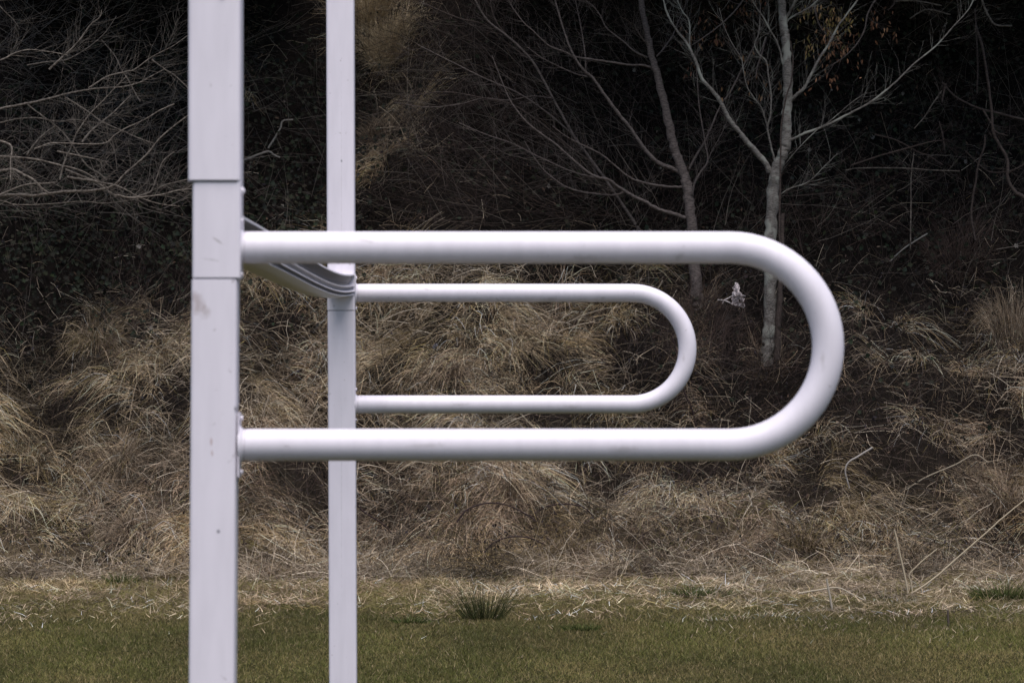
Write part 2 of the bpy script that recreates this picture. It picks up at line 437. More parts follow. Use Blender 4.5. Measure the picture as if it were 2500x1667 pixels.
DIRT = np.array([     # share of dark dead stems among the straw
 [.8, .8, .7, .5, .25, .6, .8, .9, .9, .9, .9],
 [.8, .8, .7, .5, .4, .6, .8, .9, .9, .9, .9],
 [.8, .8, .7, .6, .5, .6, .8, .9, .9, .9, .9],
 [.8, .8, .6, .4, .3, .4, .6, .8, .8, .7, .7],
 [.6, .5, .4, .2, .1, .2, .4, .7, .7, .6, .5],
 [.3, .2, .2, .1, .1, .2, .4, .6, .6, .6, .3],
 [.1, .1, .1, .1, .1, .1, .3, .6, .5, .5, .2],
 [.1, .1, .1, .1, .1, .2, .2, .5, .5, .4, .3],
 [.2, .1, .1, .2, .3, .3, .3, .4, .4, .4, .3],
 [.95, .8, .5, .5, .4, .3, .4, .6, .6, .8, .9]])
def lookup(tab, px, py):
    px = np.clip(px, 0, 2499.9); py = np.clip(py, 0, 1399.9)
    i = np.clip(np.searchsorted(cx_, px, 'right') - 1, 0, len(cx_) - 2); j = np.clip(np.searchsorted(ry_, py, 'right') - 1, 0, len(ry_) - 2)
    u = (px - cx_[i]) / (cx_[i + 1] - cx_[i]); v = (py - ry_[j]) / (ry_[j + 1] - ry_[j])
    return (tab[j, i] * (1 - u) + tab[j, i + 1] * u) * (1 - v) + (tab[j + 1, i] * (1 - u) + tab[j + 1, i + 1] * u) * v

BRAMBLE = [(1750, 1165, 150, 55), (740, 1200, 95, 75), (90, 1345, 260, 45), (330, 1375, 130, 28), (2060, 1345, 110, 45), (2240, 1130, 130, 75), (1330, 1020, 120, 40),
           (1900, 960, 150, 80), (2400, 1330, 110, 50), (455, 985, 60, 50), (165, 1000, 60, 45), (1105, 930, 45, 35), (1240, 1335, 130, 32), (1000, 1290, 90, 35), (700, 800, 60, 50),
           (2120, 1010, 130, 70), (1560, 860, 110, 80), (1720, 1330, 90, 36), (395, 1230, 70, 30), (610, 1330, 60, 30), (2000, 1210, 70, 30), (60, 1180, 90, 30), (1450, 1150, 80, 30), (1880, 1400, 120, 18)]
def bramble(px, py):
    m = np.zeros(np.shape(px))
    wx = 22 * vnoise(px, py, 60, 31); wy = 14 * vnoise(px, py, 45, 32)
    for (a, b, u, v) in BRAMBLE:
        d = ((px + wx - a) / u) ** 2 + ((py + wy - b) / v) ** 2
        m = np.maximum(m, np.exp(-d ** 1.5))
    return m
def cover(px, py):
    b = lookup(STRAW, px, py) * (1 - .86 * bramble(px, py))
    g = np.exp(-(np.abs((px - 950 + 25 * np.sin(py / 70.0)) / 112.0)) ** 3)
    t = np.clip((py - 470) / 190.0, 0, 1); t = t * t * (3 - 2 * t)
    mid = (px > 640) & (px < 1700)
    return np.where(mid, b * (g + (1 - g) * t), b)
# ------------------------------------------------------------------ blades
def blades(base, d0, L, bend, width, colr, segs=3, clamp=0.012, taper=True, kink=0.0):
    """ribbons: base (N,3), start direction, length, bend vector (N,3), width, colour (N,3)"""
    N = len(base); k = segs + 1
    t = np.linspace(0, 1, k)[None, :, None]
    P = base[:, None, :] + L[:, None, None] * (d0[:, None, :] * t + bend[:, None, :] * t * t)
    if kink:
        kk = RNG.normal(size=(N, k, 3)) * (RNG.random((N, 1, 1)) ** 2 * kink) * L[:, None, None]
        kk[:, 0] = 0; P += np.cumsum(kk, axis=1)
    if clamp is not None:
        h = height(P[..., 0], P[..., 1])
        lift = (clamp + RNG.random((N, 1)) * 0.05) * np.linspace(0.2, 1, k)[None]
        P[..., 2] = np.maximum(P[..., 2], h + lift)
    T = np.gradient(P, axis=1)
    rv = RNG.normal(size=(N, 1, 3)); rv[..., 1] *= 2.0
    S = np.cross(T, rv); S /= np.linalg.norm(S, axis=2)[..., None] + 1e-9
    wd = width[:, None, None] * 0.5 * (np.linspace(1, 0.25, k)[None, :, None] if taper else 1)
    V = np.stack([P - S * wd, P + S * wd], 2).reshape(-1, 3)
    o = (np.arange(N) * 2 * k)[:, None]; s = (np.arange(segs) * 2)[None]
    F = np.stack([o + s, o + s + 1, o + s + 3, o + s + 2], -1).reshape(-1, 4)
    C = np.repeat(colr, 2 * k, axis=0)
    return V, F, C

def join(parts):
    V, F, C, off = [], [], [], 0
    for v, f, c in parts: V.append(v); F.append(f + off); C.append(c); off += len(v)
    return np.concatenate(V), np.concatenate(F), np.concatenate(C)

def nrm(a): return a / (np.linalg.norm(a, axis=-1, keepdims=True) + 1e-9)

PAL = np.array([[.40, .315, .225], [.27, .21, .145], [.50, .40, .295], [.12, .088, .060], [.32, .255, .20], [.23, .19, .085], [.035, .025, .019], [.72, .61, .48]])
def straw_cols(N, px, py, x, y, green=0.0):
    pw = np.array([.17, .17, .13, .14, .13, .07, .10, .09]); pw /= pw.sum()
    c = PAL[RNG.choice(len(PAL), N, p=pw)].copy()
    yel = np.clip(vnoise(x, y, 0.7, 41) * 1.6 - 0.35, 0, 1)[:, None]
    c = c * (1 - yel * 0.6) + np.array([.22, .165, .06]) * yel * 0.6
    c *= (0.8 + 0.4 * RNG.random((N, 1))) * (1.12 + 0.42 * vnoise(x, y, 0.6, 42) + .25 * vnoise(x, y, .22, 43))[:, None]
    pk = np.clip(vnoise(x, y, .9, 44) * 1.5, 0, 1)[:, None]
    c = c * (1 - pk * np.array([.0, .05, .0])) * np.array([1.30, 1.25, 1.14])
    return np.clip(c, .01, .8)

M_straw = mat_attr('dry_grass_blades', 0.75, 0.15)

def field_pts(N, xr, yr):
    x = RNG.uniform(-xr, xr, N); y = RNG.uniform(yr[0], yr[1], N)
    out = np.abs(x) > 5.6
    keep = ~out | (RNG.random(N) < 0.4)
    return x[keep], y[keep]

parts = []
# matted mat of old grass
x, y = field_pts(470000, 7.2, (36.0, 44.6))
z = height(x, y); px, py = to_px(x, y, z)
hole = 1 / (1 + np.exp(-(vnoise(x, y, 0.42, 51) + .6 * vnoise(x, y, .16, 53) + .20) / .10))
clump = 0.05 + 1.05 * hole
keep = RNG.random(len(x)) < cover(px, py) ** 1.25 * clump * 0.62
x, y, z, px, py = x[keep], y[keep], z[keep], px[keep], py[keep]
N = len(x)
fl = vnoise(x, y, 1.1, 52) * 2.6
flow = np.stack([np.sin(fl), -0.55 * np.cos(fl) * 0 - 0.5, np.full(N, -0.15)], -1)
d0 = nrm(flow * 0.9 + np.array([0, -0.25, 0.75]) + RNG.normal(size=(N, 3)) * 0.75)
L = RNG.uniform(0.08, 0.30, N)
bend = np.stack([flow[:, 0] * 0.3, np.full(N, -0.35), np.full(N, -0.8)], -1) * RNG.uniform(0.4, 1.2, (N, 1))
cc = straw_cols(N, px, py, x, y) * np.where(RNG.random(N) < .72, .17, .8)[:, None]
dpatch = np.clip(.45 + 1.5 * vnoise(x, y, .75, 54) + .6 * vnoise(x, y, .3, 55), 0, 1.8)
dk = RNG.random(N) < lookup(DIRT, px, py) * 0.8 * dpatch + .10 * dpatch
cc[dk] = np.array([.045, .032, .026]) * RNG.uniform(.5, 1.6, (dk.sum(), 1))
parts.append(blades(np.stack([x, y, z], -1), d0, L, bend, RNG.uniform(.0018, .0048, N), cc, kink=.16))
# tussocks: fountains of blades that fall over each other
tx, ty = field_pts(2900, 7.0, (36.3, 44.4)); tz = height(tx, ty)
tpx, tpy = to_px(tx, ty, tz)
keep = RNG.random(len(tx)) < cover(tpx, tpy) ** 1.5 * (.95 if False else np.clip(.75 + .9 * vnoise(tx, ty, .6, 57), .12, 1))
tx, ty, tz = tx[keep], ty[keep], tz[keep]
per = 80; T = len(tx)
ang = RNG.uniform(0, 2 * math.pi, (T, per)); rr = 0.10 * np.sqrt(RNG.random((T, per)))
bx = (tx[:, None] + rr * np.cos(ang)).ravel(); by = (ty[:, None] + rr * np.sin(ang)).ravel()
bz = height(bx, by); N = T * per
lean = np.repeat(RNG.normal(0, 0.75, T), per)
a2 = (ang + RNG.normal(0, 0.5, ang.shape)).ravel()
d0 = nrm(np.stack([np.cos(a2) * 0.55 + lean, np.sin(a2) * 0.45 - 0.35, 0.95 + 0 * a2], -1) + RNG.normal(size=(N, 3)) * 0.34)
size = np.repeat(RNG.uniform(0.55, 1.25, T), per)
L = RNG.uniform(0.10, 0.46, N) * size
bend = np.stack([np.cos(a2) * 0.15 + lean * 0.3, np.full(N, -0.45), -1.15 + 0 * a2], -1) * RNG.uniform(0.55, 1.15, (N, 1))
tone = np.repeat(RNG.uniform(0.6, 1.35, T), per)[:, None]
px, py = to_px(bx, by, bz)
cc = np.clip(straw_cols(N, px, py, bx, by) * tone * 1.18, 0, .85)
parts.append(blades(np.stack([bx, by, bz], -1), d0, L, bend, RNG.uniform(.0022, .0052, N), cc, segs=4, kink=.15))
# single upright / crossing stalks
x, y = field_pts(140000, 7.0, (35.8, 44.0)); z = height(x, y); px, py = to_px(x, y, z)
keep = RNG.random(len(x)) < cover(px, py) * 0.5 + 0.008
x, y, z = x[keep], y[keep], z[keep]; N = len(x)
d0 = nrm(RNG.normal(size=(N, 3)) * np.array([.9, .4, .5]) + np.array([0, -.25, .55]))
cc = PAL[RNG.choice([0, 1, 2, 4, 7, 3], N)] * RNG.uniform(.6, 1.15, (N, 1))
h_ = np.clip(.75 + 1.2 * vnoise(x, y, .5, 58), .05, 1.2)[:, None]; cc *= h_ ** .6
parts.append(blades(np.stack([x, y, z + 0.05], -1), d0, RNG.uniform(.10, .38, N) * (1 + RNG.random(N) ** 8), RNG.normal(size=(N, 3)) * .15 + np.array([0, 0, -.25]), RNG.uniform(.0022, .0045, N), cc, taper=False, kink=.06))
V, F, C = join(parts)
print('straw verts', len(V))
tag(link('dry_grass', mesh_np('dry_grass', V, F, C), M_straw), 'matted dead straw-coloured grass covering the bank', 'dry grass', kind='stuff')

# flattened dead litter on the margin between lawn and bank
x, y = field_pts(230000, 7.2, (27.0, 37.7)); z = height(x, y)
edge = 32.3 + 1.5 * vnoise(x, y * .2, 1.1, 61) + 1.0 * vnoise(x, y * .4, 0.3, 62)
keep = RNG.random(len(x)) < (1 / (1 + np.exp(-(y - edge) / 0.7))) * (0.6 + 0.7 * vnoise(x, y, .3, 63)).clip(0.1)
x, y, z = x[keep], y[keep], z[keep]; N = len(x)
d0 = nrm(RNG.normal(size=(N, 3)) * np.array([1, .7, .35]) + np.array([0, 0, .30]))
px, py = to_px(x, y, z)
cc = (straw_cols(N, px, py, x, y) * .88 + .012) * (1 + .55 * vnoise(x, y, .35, 66))[:, None]
gr = RNG.random(N) < np.where(x < 1.0, .36, .2) + 0.5 * vnoise(x, y, .45, 64)
cc = np.where((x > 1.5)[:, None], cc * np.array([.92, .94, 1.0]), cc)
cc[gr] = np.array([.16, .14, .05]) * RNG.uniform(.6, 1.3, (gr.sum(), 1))
V, F, C = blades(np.stack([x, y, z + .004], -1), d0, RNG.uniform(.03, .15, N) * (1 + RNG.random(N) ** 6) * np.clip((y - 29.5) / 3.5, .3, 1), np.tile([0, 0, -.12], (N, 1)), RNG.uniform(.003, .007, N), cc, segs=2, clamp=0.004, kink=.2)
tag(link('flattened_straw', mesh_np('flattened_straw', V, F, C), M_straw), 'pale trodden straw litter between the lawn and the bank', 'straw', kind='stuff')

# lawn
x = RNG.uniform(-6.5, 6.5, 640000); y = RNG.uniform(22.5, 36.5, 640000); z = height(x, y)
edge = 33.2 + 1.5 * vnoise(x, y * .2, 1.1, 61) + 1.0 * vnoise(x, y * .4, 0.3, 62)
keep = (RNG.random(len(x)) < 1 / (1 + np.exp((y - edge) / 0.9))) & (np.abs(x) < y * 0.155 + 1.2)
x, y, z = x[keep], y[keep], z[keep]; N = len(x)
patch = vnoise(x, y * .35, .55, 71) * .5 + vnoise(x, y * .4, .2, 72) * .35
cg = np.array([.085, .090, .019]); cb = np.array([.20, .145, .062]); cd = np.array([.035, .055, .014])
mixb = np.clip(0.30 - 0.55 * patch + RNG.normal(0, .28, N) + 0.22 * np.exp(-((y - 32.6) / .8) ** 2), 0, 1)[:, None]
cc = (cg * (1 - mixb) + cb * mixb) * RNG.uniform(.5, 1.5, (N, 1)) * (1 + .35 * vnoise(x, y * .3, .7, 73))[:, None]
sp = RNG.random(N) < .05; cc[sp] = np.array([.34, .26, .14])
d0 = nrm(RNG.normal(size=(N, 3)) * np.array([.5, .5, .15]) + np.array([0, 0, .8]))
L = RNG.uniform(.018, .042, N) * (1 + .7 * np.clip(patch, 0, 1))
V, F, C = blades(np.stack([x, y, z - .003], -1), d0, L, RNG.normal(size=(N, 3)) * .25 + np.array([0, 0, -.1]), RNG.uniform(.002, .0042, N), cc, segs=2, clamp=None)
M_lawn = mat_attr('lawn_blades', 0.6, 0.25)
tag(link('lawn_grass', mesh_np('lawn_grass', V, F, C), M_lawn), 'short olive green lawn with brown flecks in front of the bank', 'lawn', kind='stuff')

# ------------------------------------------------------------------ ivy and leaf litter
def leaf_field(N, pos, size, colr, lobes=True, face=np.array([0, -1.0, .35]), spread=.6):
    """leaves as small folded polygons (fan of quads: two halves)"""
    n = nrm(face + RNG.normal(size=(N, 3)) * spread)
    up = nrm(np.cross(n, RNG.normal(size=(N, 3)))); sd = np.cross(n, up)
    s = size[:, None]
    if lobes:
        shp = np.array([[0, -.5], [-.55, -.35], [-.38, .05], [-.6, .35], [-.2, .3], [0, .7], [.2, .3], [.6, .35], [.38, .05], [.55, -.35]])
        quads = np.array([[0, 1, 2, 8], [0, 8, 9, 9], [2, 3, 4, 8], [4, 5, 6, 8], [6, 7, 8, 8]])
        quads = np.array([[0, 1, 2, 4], [2, 3, 4, 4], [0, 4, 5, 6], [0, 6, 8, 9], [6, 7, 8, 8]])
    else:
        shp = np.array([[0, -.8], [-.28, -.3], [-.3, .2], [0, .8], [.3, .2], [.28, -.3]])
        quads = np.array([[0, 1, 2, 3], [0, 3, 4, 5]])
    k = len(shp)
    fold = np.abs(shp[:, 0]) * .35
    V = pos[:, None, :] + s[:, None] * (sd[:, None, :] * shp[None, :, :1] + up[:, None, :] * shp[None, :, 1:] + n[:, None, :] * fold[None, :, None])
    tri = []
    for q4 in quads:
        q4 = list(dict.fromkeys(q4.tolist()))
        tri.append([q4[0], q4[1], q4[2]])
        if len(q4) == 4: tri.append([q4[0], q4[2], q4[3]])
    tri = np.array(tri)
    F = ((np.arange(N) * k)[:, None, None] + tri[None]).reshape(-1, 3)
    return V.reshape(-1, 3), F, np.repeat(colr, k, 0)

IVY = 1.0 * np.array([
 [.25, .25, .3, .2, .05, .15, .3, .5, .5, .7, .7],
 [.25, .25, .35, .2, .05, .15, .3, .5, .5, .7, .7],
 [.6, .6, .5, .8, .10, .2, .3, .4, .4, .5, .5],
 [1., 1., .8, .6, .05, .1, .2, .3, .3, .3, .3],
 [1., .9, .5, .1, .0, .0, .1, .2, .2, .2, .1],
 [.6, .3, .1, .05, 0, 0, .02, .15, .1, .1, .0],
 [.05, 0, 0, 0, 0, 0, 0, .1, .1, .05, 0],
 [0, 0, 0, 0, 0, 0, 0, .03, .02, .02, 0],
 [0] * 11, [0] * 11], float)
x, y = field_pts(80000, 7.2, (38.0, 46.5)); z = height(x, y); px, py = to_px(x, y, z)
keep = RNG.random(len(x)) < lookup(IVY, px, py)
x, y, z = x[keep], y[keep], z[keep]; N = len(x)
off = RNG.random(N) ** 1.5 * .35
pos = np.stack([x + RNG.normal(0, .03, N), y - off * .75, z + off * .6 + .02], -1)
cc = np.array([.020, .022, .015]) * RNG.uniform(.3, 1.9, (N, 1)) * (1 + .1 * RNG.normal(size=(N, 3)))
pale = RNG.random(N) < .004; cc[pale] = np.array([.20, .18, .16])
V, F, C = leaf_field(N, pos, RNG.uniform(.022, .055, N), np.clip(cc, .003, .5))
M_leaf = mat_attr('ivy_leaves', 0.7, 0.12)
tag(link('ivy', mesh_np('ivy', V, F, C), M_leaf), 'dark ivy leaves carpeting the shaded upper bank', 'ivy', kind='stuff')
# dark bramble leaves in the hollows
x, y = field_pts(60000, 6.6, (36.2, 43.0)); z = height(x, y); px, py = to_px(x, y, z)
keep = RNG.random(len(x)) < bramble(px, py) * .55
x, y, z = x[keep], y[keep], z[keep]; N = len(x)
off = RNG.random(N)
pos = np.stack([x, y - off * .14, z + .02 + off * .16], -1)
cc = np.array([[.020, .015, .016], [.035, .024, .020], [.014, .016, .011], [.075, .055, .042]])[RNG.choice(4, N, p=[.4, .3, .24, .06])] * RNG.uniform(.5, 1.5, (N, 1))
V, F, C = leaf_field(N, pos, RNG.uniform(.014, .032, N), cc, lobes=False, spread=.9)
tag(link('bramble_leaves', mesh_np('bramble_leaves', V, F, C), M_leaf), 'dark withered bramble leaves filling the hollows between grass mounds', 'brambles', kind='stuff')
# dead leaves
x, y = field_pts(9000, 7.0, (37.0, 45.5)); z = height(x, y); px, py = to_px(x, y, z)
keep = RNG.random(len(x)) < .25 + lookup(DIRT, px, py)
x, y, z = x[keep], y[keep], z[keep]; N = len(x)
pos = np.stack([x, y - RNG.random(N) * .15, z + .05 + RNG.random(N) * .18], -1)
cc = np.array([[.05, .035, .03], [.10, .065, .045], [.03, .025, .03], [.16, .12, .09]])[RNG.choice(4, N, p=[.38, .26, .34, .02])] * RNG.uniform(.6, 1.4, (N, 1))
V, F, C = leaf_field(N, pos, RNG.uniform(.015, .035, N), cc, lobes=False, spread=1.0)
tag(link('fallen_leaves', mesh_np('fallen_leaves', V, F, C), M_leaf), 'curled dark dead leaves caught among the grass and brambles', 'dead leaves', kind='stuff')

# ------------------------------------------------------------------ twigs of the thickets
def twig_paths(N, region, dirf, Lr, r0, depth=(0.1, 0.9), wob=.35, fork=0.6):
    """curved twigs starting in a picture region, standing off the bank by depth metres"""
    out = []
    for i in range(N):
        px = random.uniform(region[0], region[2]); py = random.uniform(region[1], region[3])
        s = surf(px, py); D = random.uniform(*depth)
        Y = s.y - D
        p = at(px, py, Y)
        a, sp = dirf(px, py)
        a += random.gauss(0, sp)
        L = random.uniform(*Lr); k = 6
        c = random.gauss(0, wob) / k; yd = random.gauss(0, .25)
        r = random.uniform(*r0); pts = [(p.x, p.y, p.z, r)]
        q = Vector(p); aa = a
        for j in range(1, k + 1):
            aa += c + random.gauss(0, .09)
            q = q + Vector((math.cos(aa), yd, math.sin(aa))) * (L / k)
            pts.append((q.x, q.y, q.z, r * (1 - .75 * j / k)))
            if random.random() < fork / 2:
                b = aa + random.choice((-1, 1)) * random.uniform(.35, .9); l2 = L * random.uniform(.15, .4); k2 = 3
                z_ = Vector(q); pp = [(z_.x, z_.y, z_.z, r * (1 - .75 * j / k) * .8)]
                for m in range(k2):
                    b += random.gauss(0, .15)
                    z_ = z_ + Vector((math.cos(b), random.gauss(0, .2), math.sin(b))) * (l2 / k2)
                    pp.append((z_.x, z_.y, z_.z, r * .35 * (1 - .6 * m / k2)))
                out.append(np.array(pp))
        out.append(np.array(pts))
    return out
R_ = math.radians
RB = [(.10, .065, .055), (.075, .048, .04), (.13, .095, .08), (.05, .034, .03)]
def twig_cols(n, pal): return [np.array(random.choice(pal)) * random.uniform(.6, 1.35) for _ in range(n)]
GREY = [(.15, .125, .108), (.105, .085, .075), (.07, .052, .045), (.21, .18, .155)]
BROWN = [(.038, .027, .026), (.026, .019, .018), (.065, .047, .041), (.016, .012, .011)]
M_twig = mat_attr('twig_bark', 0.8, 0.2)
P, Cc = [], []
def addt(paths, pal): P.extend(paths); Cc.extend(twig_cols(len(paths), pal))
addt(twig_paths(520, (-120, -60, 470, 520), lambda a, b: (R_(random.choice((10, 20, 35, -20, 150, 165, 60, -35))), .25), (.4, 1.5), (.0018, .0045), (.15, 1.2)), GREY)
addt(twig_paths(260, (-60, 430, 470, 860), lambda a, b: (R_(random.choice((60, 110, 140, 30))), .4), (.25, .9), (.0015, .003), (.05, .5)), BROWN + GREY[:2])
addt(twig_paths(240, (590, -40, 870, 600), lambda a, b: (R_(random.choice((20, 80, 120, 150, -30))), .35), (.3, 1.0), (.0015, .0035), (.05, .5)), GREY + BROWN)
addt(twig_paths(760, (980, -60, 1620, 560), lambda a, b: (R_(random.choice((150, 165, 178, 130, 190, 115))), .22), (.5, 1.5), (.0015, .0035), (.15, 1.3)), GREY[1:] + BROWN)
addt(twig_paths(300, (870, -40, 1250, 640), lambda a, b: (R_(random.choice((60, 120, 150, 30))), .35), (.3, .9), (.0015, .003), (.05, .5)), BROWN)
addt(twig_paths(620, (1450, -60, 2600, 620), lambda a, b: (R_(random.choice((30, 70, 110, 150, 10))), .4), (.4, 1.3), (.0015, .003), (.1, 1.2)), GREY[1:] + BROWN)
addt(twig_paths(900, (1500, 480, 2600, 1000), lambda a, b: (R_(random.choice((60, 45, 120, 90, 30, 150))), .4), (.2, .8), (.0012, .003), (.03, .45)), BROWN + BROWN + GREY)
addt(twig_paths(600, (1500, 950, 2560, 1380), lambda a, b: (R_(random.choice((60, 40, 120, 90))), .5), (.15, .6), (.0012, .003), (.03, .35)), BROWN)
addt(twig_paths(900, (1250, 620, 2560, 1390), lambda a, b: (R_(random.choice((60, 45, 120, 90, 135, 20, 160))), .5), (.12, .5), (.001, .0024), (.12, .5)), RB)
addt(twig_paths(500, (560, 1080, 1700, 1400), lambda a, b: (R_(random.choice((60, 45, 120, 90, 135, 20, 160))), .5), (.15, .55), (.001, .0024), (.12, .5)), RB)
addt(twig_paths(420, (240, 600, 640, 900), lambda a, b: (R_(random.choice((60, 80, 120, 100))), .4), (.15, .5), (.001, .0022), (.12, .5)), RB)
addt(twig_paths(900, (1020, -60, 1700, 560), lambda a, b: (R_(random.choice((150, 165, 130, 100, 60, 20))), .3), (.2, .9), (.0009, .0019), (.1, .9)), RB)
addt(twig_paths(900, (1600, -60, 2560, 640), lambda a, b: (R_(random.choice((30, 70, 110, 150, 10))), .4), (.2, .9), (.0009, .0019), (.1, 1.0)), RB)
for (a_, b_, u_, v_) in BRAMBLE: addt(twig_paths(int(14 + u_ * v_ / 260), (a_ - u_ * .8, b_ - v_ * .8, a_ + u_ * .8, b_ + v_), lambda a, b: (R_(random.choice((60, 45, 120, 90, 135, 20, 160))), .5), (.12, .45), (.0012, .0028), (.05, .35)), BROWN + RB)
addt(twig_paths(420, (0, 860, 1500, 1400), lambda a, b: (R_(random.choice((60, 40, 120, 90))), .5), (.15, .5), (.0012, .003), (.03, .35)), BROWN)
addt(twig_paths(340, (1620, 740, 1800, 900), lambda a, b: (R_(random.choice((60, 80, 100, 120, 40))), .4), (.15, .45), (.0012, .0026), (.25, .7)), RB + BROWN)
addt(twig_paths(260, (1560, 760, 2060, 960), lambda a, b: (R_(random.choice((60, 80, 100, 120, 40))), .4), (.2, .7), (.0012, .0028), (.25, .8)), BROWN)
tag(link('bramble_thicket', tubes_mesh('bramble_thicket', P, 3, True, Cc), M_twig), 'tangle of thin bare grey and brown twigs over the dark bank', 'brambles', kind='stuff')

# ------------------------------------------------------------------ traced trees and shrubs
M_barkB = mat_bark('pale_grey_bark', (.06, .052, .047), (.235, .217, .20), 26, lichen=(.28, .28, .25))
M_barkA = mat_bark('brown_grey_bark', (.045, .037, .034), (.185, .152, .142), 26)
M_barkG = mat_bark('shrub_bark', (.055, .044, .037), (.24, .205, .175), 30, ring=False)
M_barkD = mat_bark('dark_stem_bark', (.025, .018, .016), (.09, .07, .062), 26)

def px_path(pts, Y, d0, d1, dy=0.0, n=5):
    """picture-traced stem at distance Y; d0,d1 diameters in photo px at its ends; dy lean towards the viewer"""
    m = len(pts); out = []
    for i, (a, b) in enumerate(pts):
        t = i / max(1, m - 1); v = at(a, b, Y - dy * t)
        out.append((v.x, v.y, v.z, (d0 * (1 - t) + d1 * t) / 2 * Y / FPX))
    sp = smooth_path(out, n)
    w_ = RNG.normal(size=(len(sp), 3)) * sp[:, 3:4] * .10
    sp[:, :3] += w_; sp[:, 3] *= 1 + RNG.normal(size=len(sp)) * .06
    return sp

def side_twigs(path, count, Lr=(.12, .4), up=.5, r=.0022, start=.15):
    out = []; n = len(path)
    for i in range(count):
        k = random.randint(int(n * start), n - 2)
        t = path[k + 1, :3] - path[k, :3]; t /= np.linalg.norm(t) + 1e-9
        s = np.array([-t[2], random.gauss(0, .4), t[0]]) * random.choice((-1, 1))
        d = nrm(t * .9 + s * random.uniform(.5, 1.1) + np.array([0, 0, up * random.random()]))
        L = random.uniform(*Lr); q = path[k, :3].copy(); r1 = min(r, path[k, 3] * .6); pts = [(*q, r1)]
        for j in range(4):
            d = nrm(d + np.array([random.gauss(0, .16), random.gauss(0, .1), random.gauss(0, .12) + .07]))
            q = q + d * L / 4; pts.append((*q, r1 * (1 - .2 * (j + 1))))
            if random.random() < .45:
                d2 = nrm(d + np.array([random.gauss(0, .6), random.gauss(0, .3), random.gauss(.2, .4)]))
                q2 = q + d2 * L * .18; q3 = q2 + nrm(d2 + RNG.normal(size=3) * .2) * L * .15
                out.append(np.array([(*q, r1 * .5), (*q2, r1 * .4), (*q3, r1 * .3)]))
        out.append(np.array(pts))
    return out

def tree(name, label, cat, base, trunk, limbs, Y, mat, ntw=9, sides=10, extra=(), twr=.0015):
    root = empty(name, base); tag(root, label, cat)
    inv = Matrix.Translation(-Vector(base))
    tp = px_path(trunk[0], Y, trunk[1], trunk[2], n=6)
    o = link('trunk', tubes_mesh('trunk', [tp] + side_twigs(tp, ntw, (.15, .4)), 16), mat, root); o.matrix_parent_inverse = inv
    for pts, a, b, dy in limbs:
        pa = px_path(pts, Y, a * .84, b * .7, dy)
        o = link('branch', tubes_mesh('branch', [pa] + side_twigs(pa, int(ntw * (1.5 + len(pts) / 4)), (.08, .45), r=twr), 7), mat, root); o.matrix_parent_inverse = inv
    return root

A_tr = ([(1708, 775), (1705, 755), (1702, 715), (1695, 640), (1690, 560), (1683, 490), (1677, 450), (1668, 420), (1650, 370), (1638, 330), (1625, 265), (1612, 214), (1600, 165), (1590, 130), (1580, 80), (1566, 10), (1560, -60), (1553, -150), (1545, -260)], 31, 10)
A_l = [
 ([(1674, 533), (1645, 522), (1606, 510), (1578, 494), (1550, 481), (1527, 467), (1502, 451), (1484, 438), (1461, 433), (1435, 420), (1390, 382), (1359, 354), (1316, 323), (1293, 305), (1270, 280), (1244, 242), (1222, 190), (1201, 135)], 12, 3, .4),
 ([(1527, 467), (1502, 476), (1453, 473), (1415, 467), (1382, 456), (1361, 443), (1328, 415), (1303, 382), (1280, 344)], 6, 2.5, .2),
 ([(1670, 457), (1632, 456), (1594, 451), (1563, 443), (1537, 433), (1502, 405), (1471, 379), (1441, 363), (1410, 348), (1379, 331), (1349, 308)], 8, 2.5, .5),
 ([(1666, 423), (1632, 408), (1604, 395), (1578, 369), (1558, 341), (1535, 308), (1512, 280), (1484, 242), (1466, 217), (1448, 191), (1430, 176), (1413, 156), (1397, 128), (1379, 82), (1364, 31), (1355, 0), (1340, -60)], 13, 5, .3),
 ([(1431, 174), (1430, 165), (1428, 128), (1418, 64), (1405, 0), (1398, -50)], 5, 3, .1),
 ([(1433, 187), (1407, 181), (1372, 166), (1339, 150), (1313, 135), (1287, 115)], 4.5, 2, .1),
 ([(1592, 166), (1566, 159), (1538, 159), (1492, 152), (1441, 145), (1402, 138), (1377, 126), (1346, 115), (1323, 97), (1300, 74), (1282, 59), (1254, 23), (1242, 0), (1225, -40)], 7, 3, .5),
 ([(1580, 140), (1553, 128), (1522, 102), (1499, 84), (1479, 66), (1464, 36), (1446, 13), (1430, 0), (1410, -40)], 6, 3, .3),
 ([(1603, 138), (1619, 120), (1642, 87), (1657, 51), (1673, 15), (1678, -30)], 5, 3, -.3),
 ([(1583, 110), (1568, 94), (1558, 79), (1548, 59)], 5, 3, .2),
 ([(1683, 412), (1703, 375), (1721, 346), (1739, 304), (1760, 257), (1785, 221), (1810, 171), (1842, 111), (1853, 71), (1858, 0), (1860, -40)], 7, 3, .3),
 ([(1690, 470), (1697, 445), (1710, 421), (1728, 393), (1722, 350), (1714, 304), (1706, 250), (1703, 196), (1700, 165)], 7, 3, .2),
 ([(1728, 393), (1740, 365), (1753, 343), (1771, 307), (1778, 280)], 4, 2, .2)]
bA = surf(1705, 745)
tree('bare_tree', 'slender brown-grey bare tree leaning left, its boughs sweeping out to the left', 'tree', tuple(bA), A_tr, A_l, bA.y, M_barkA)

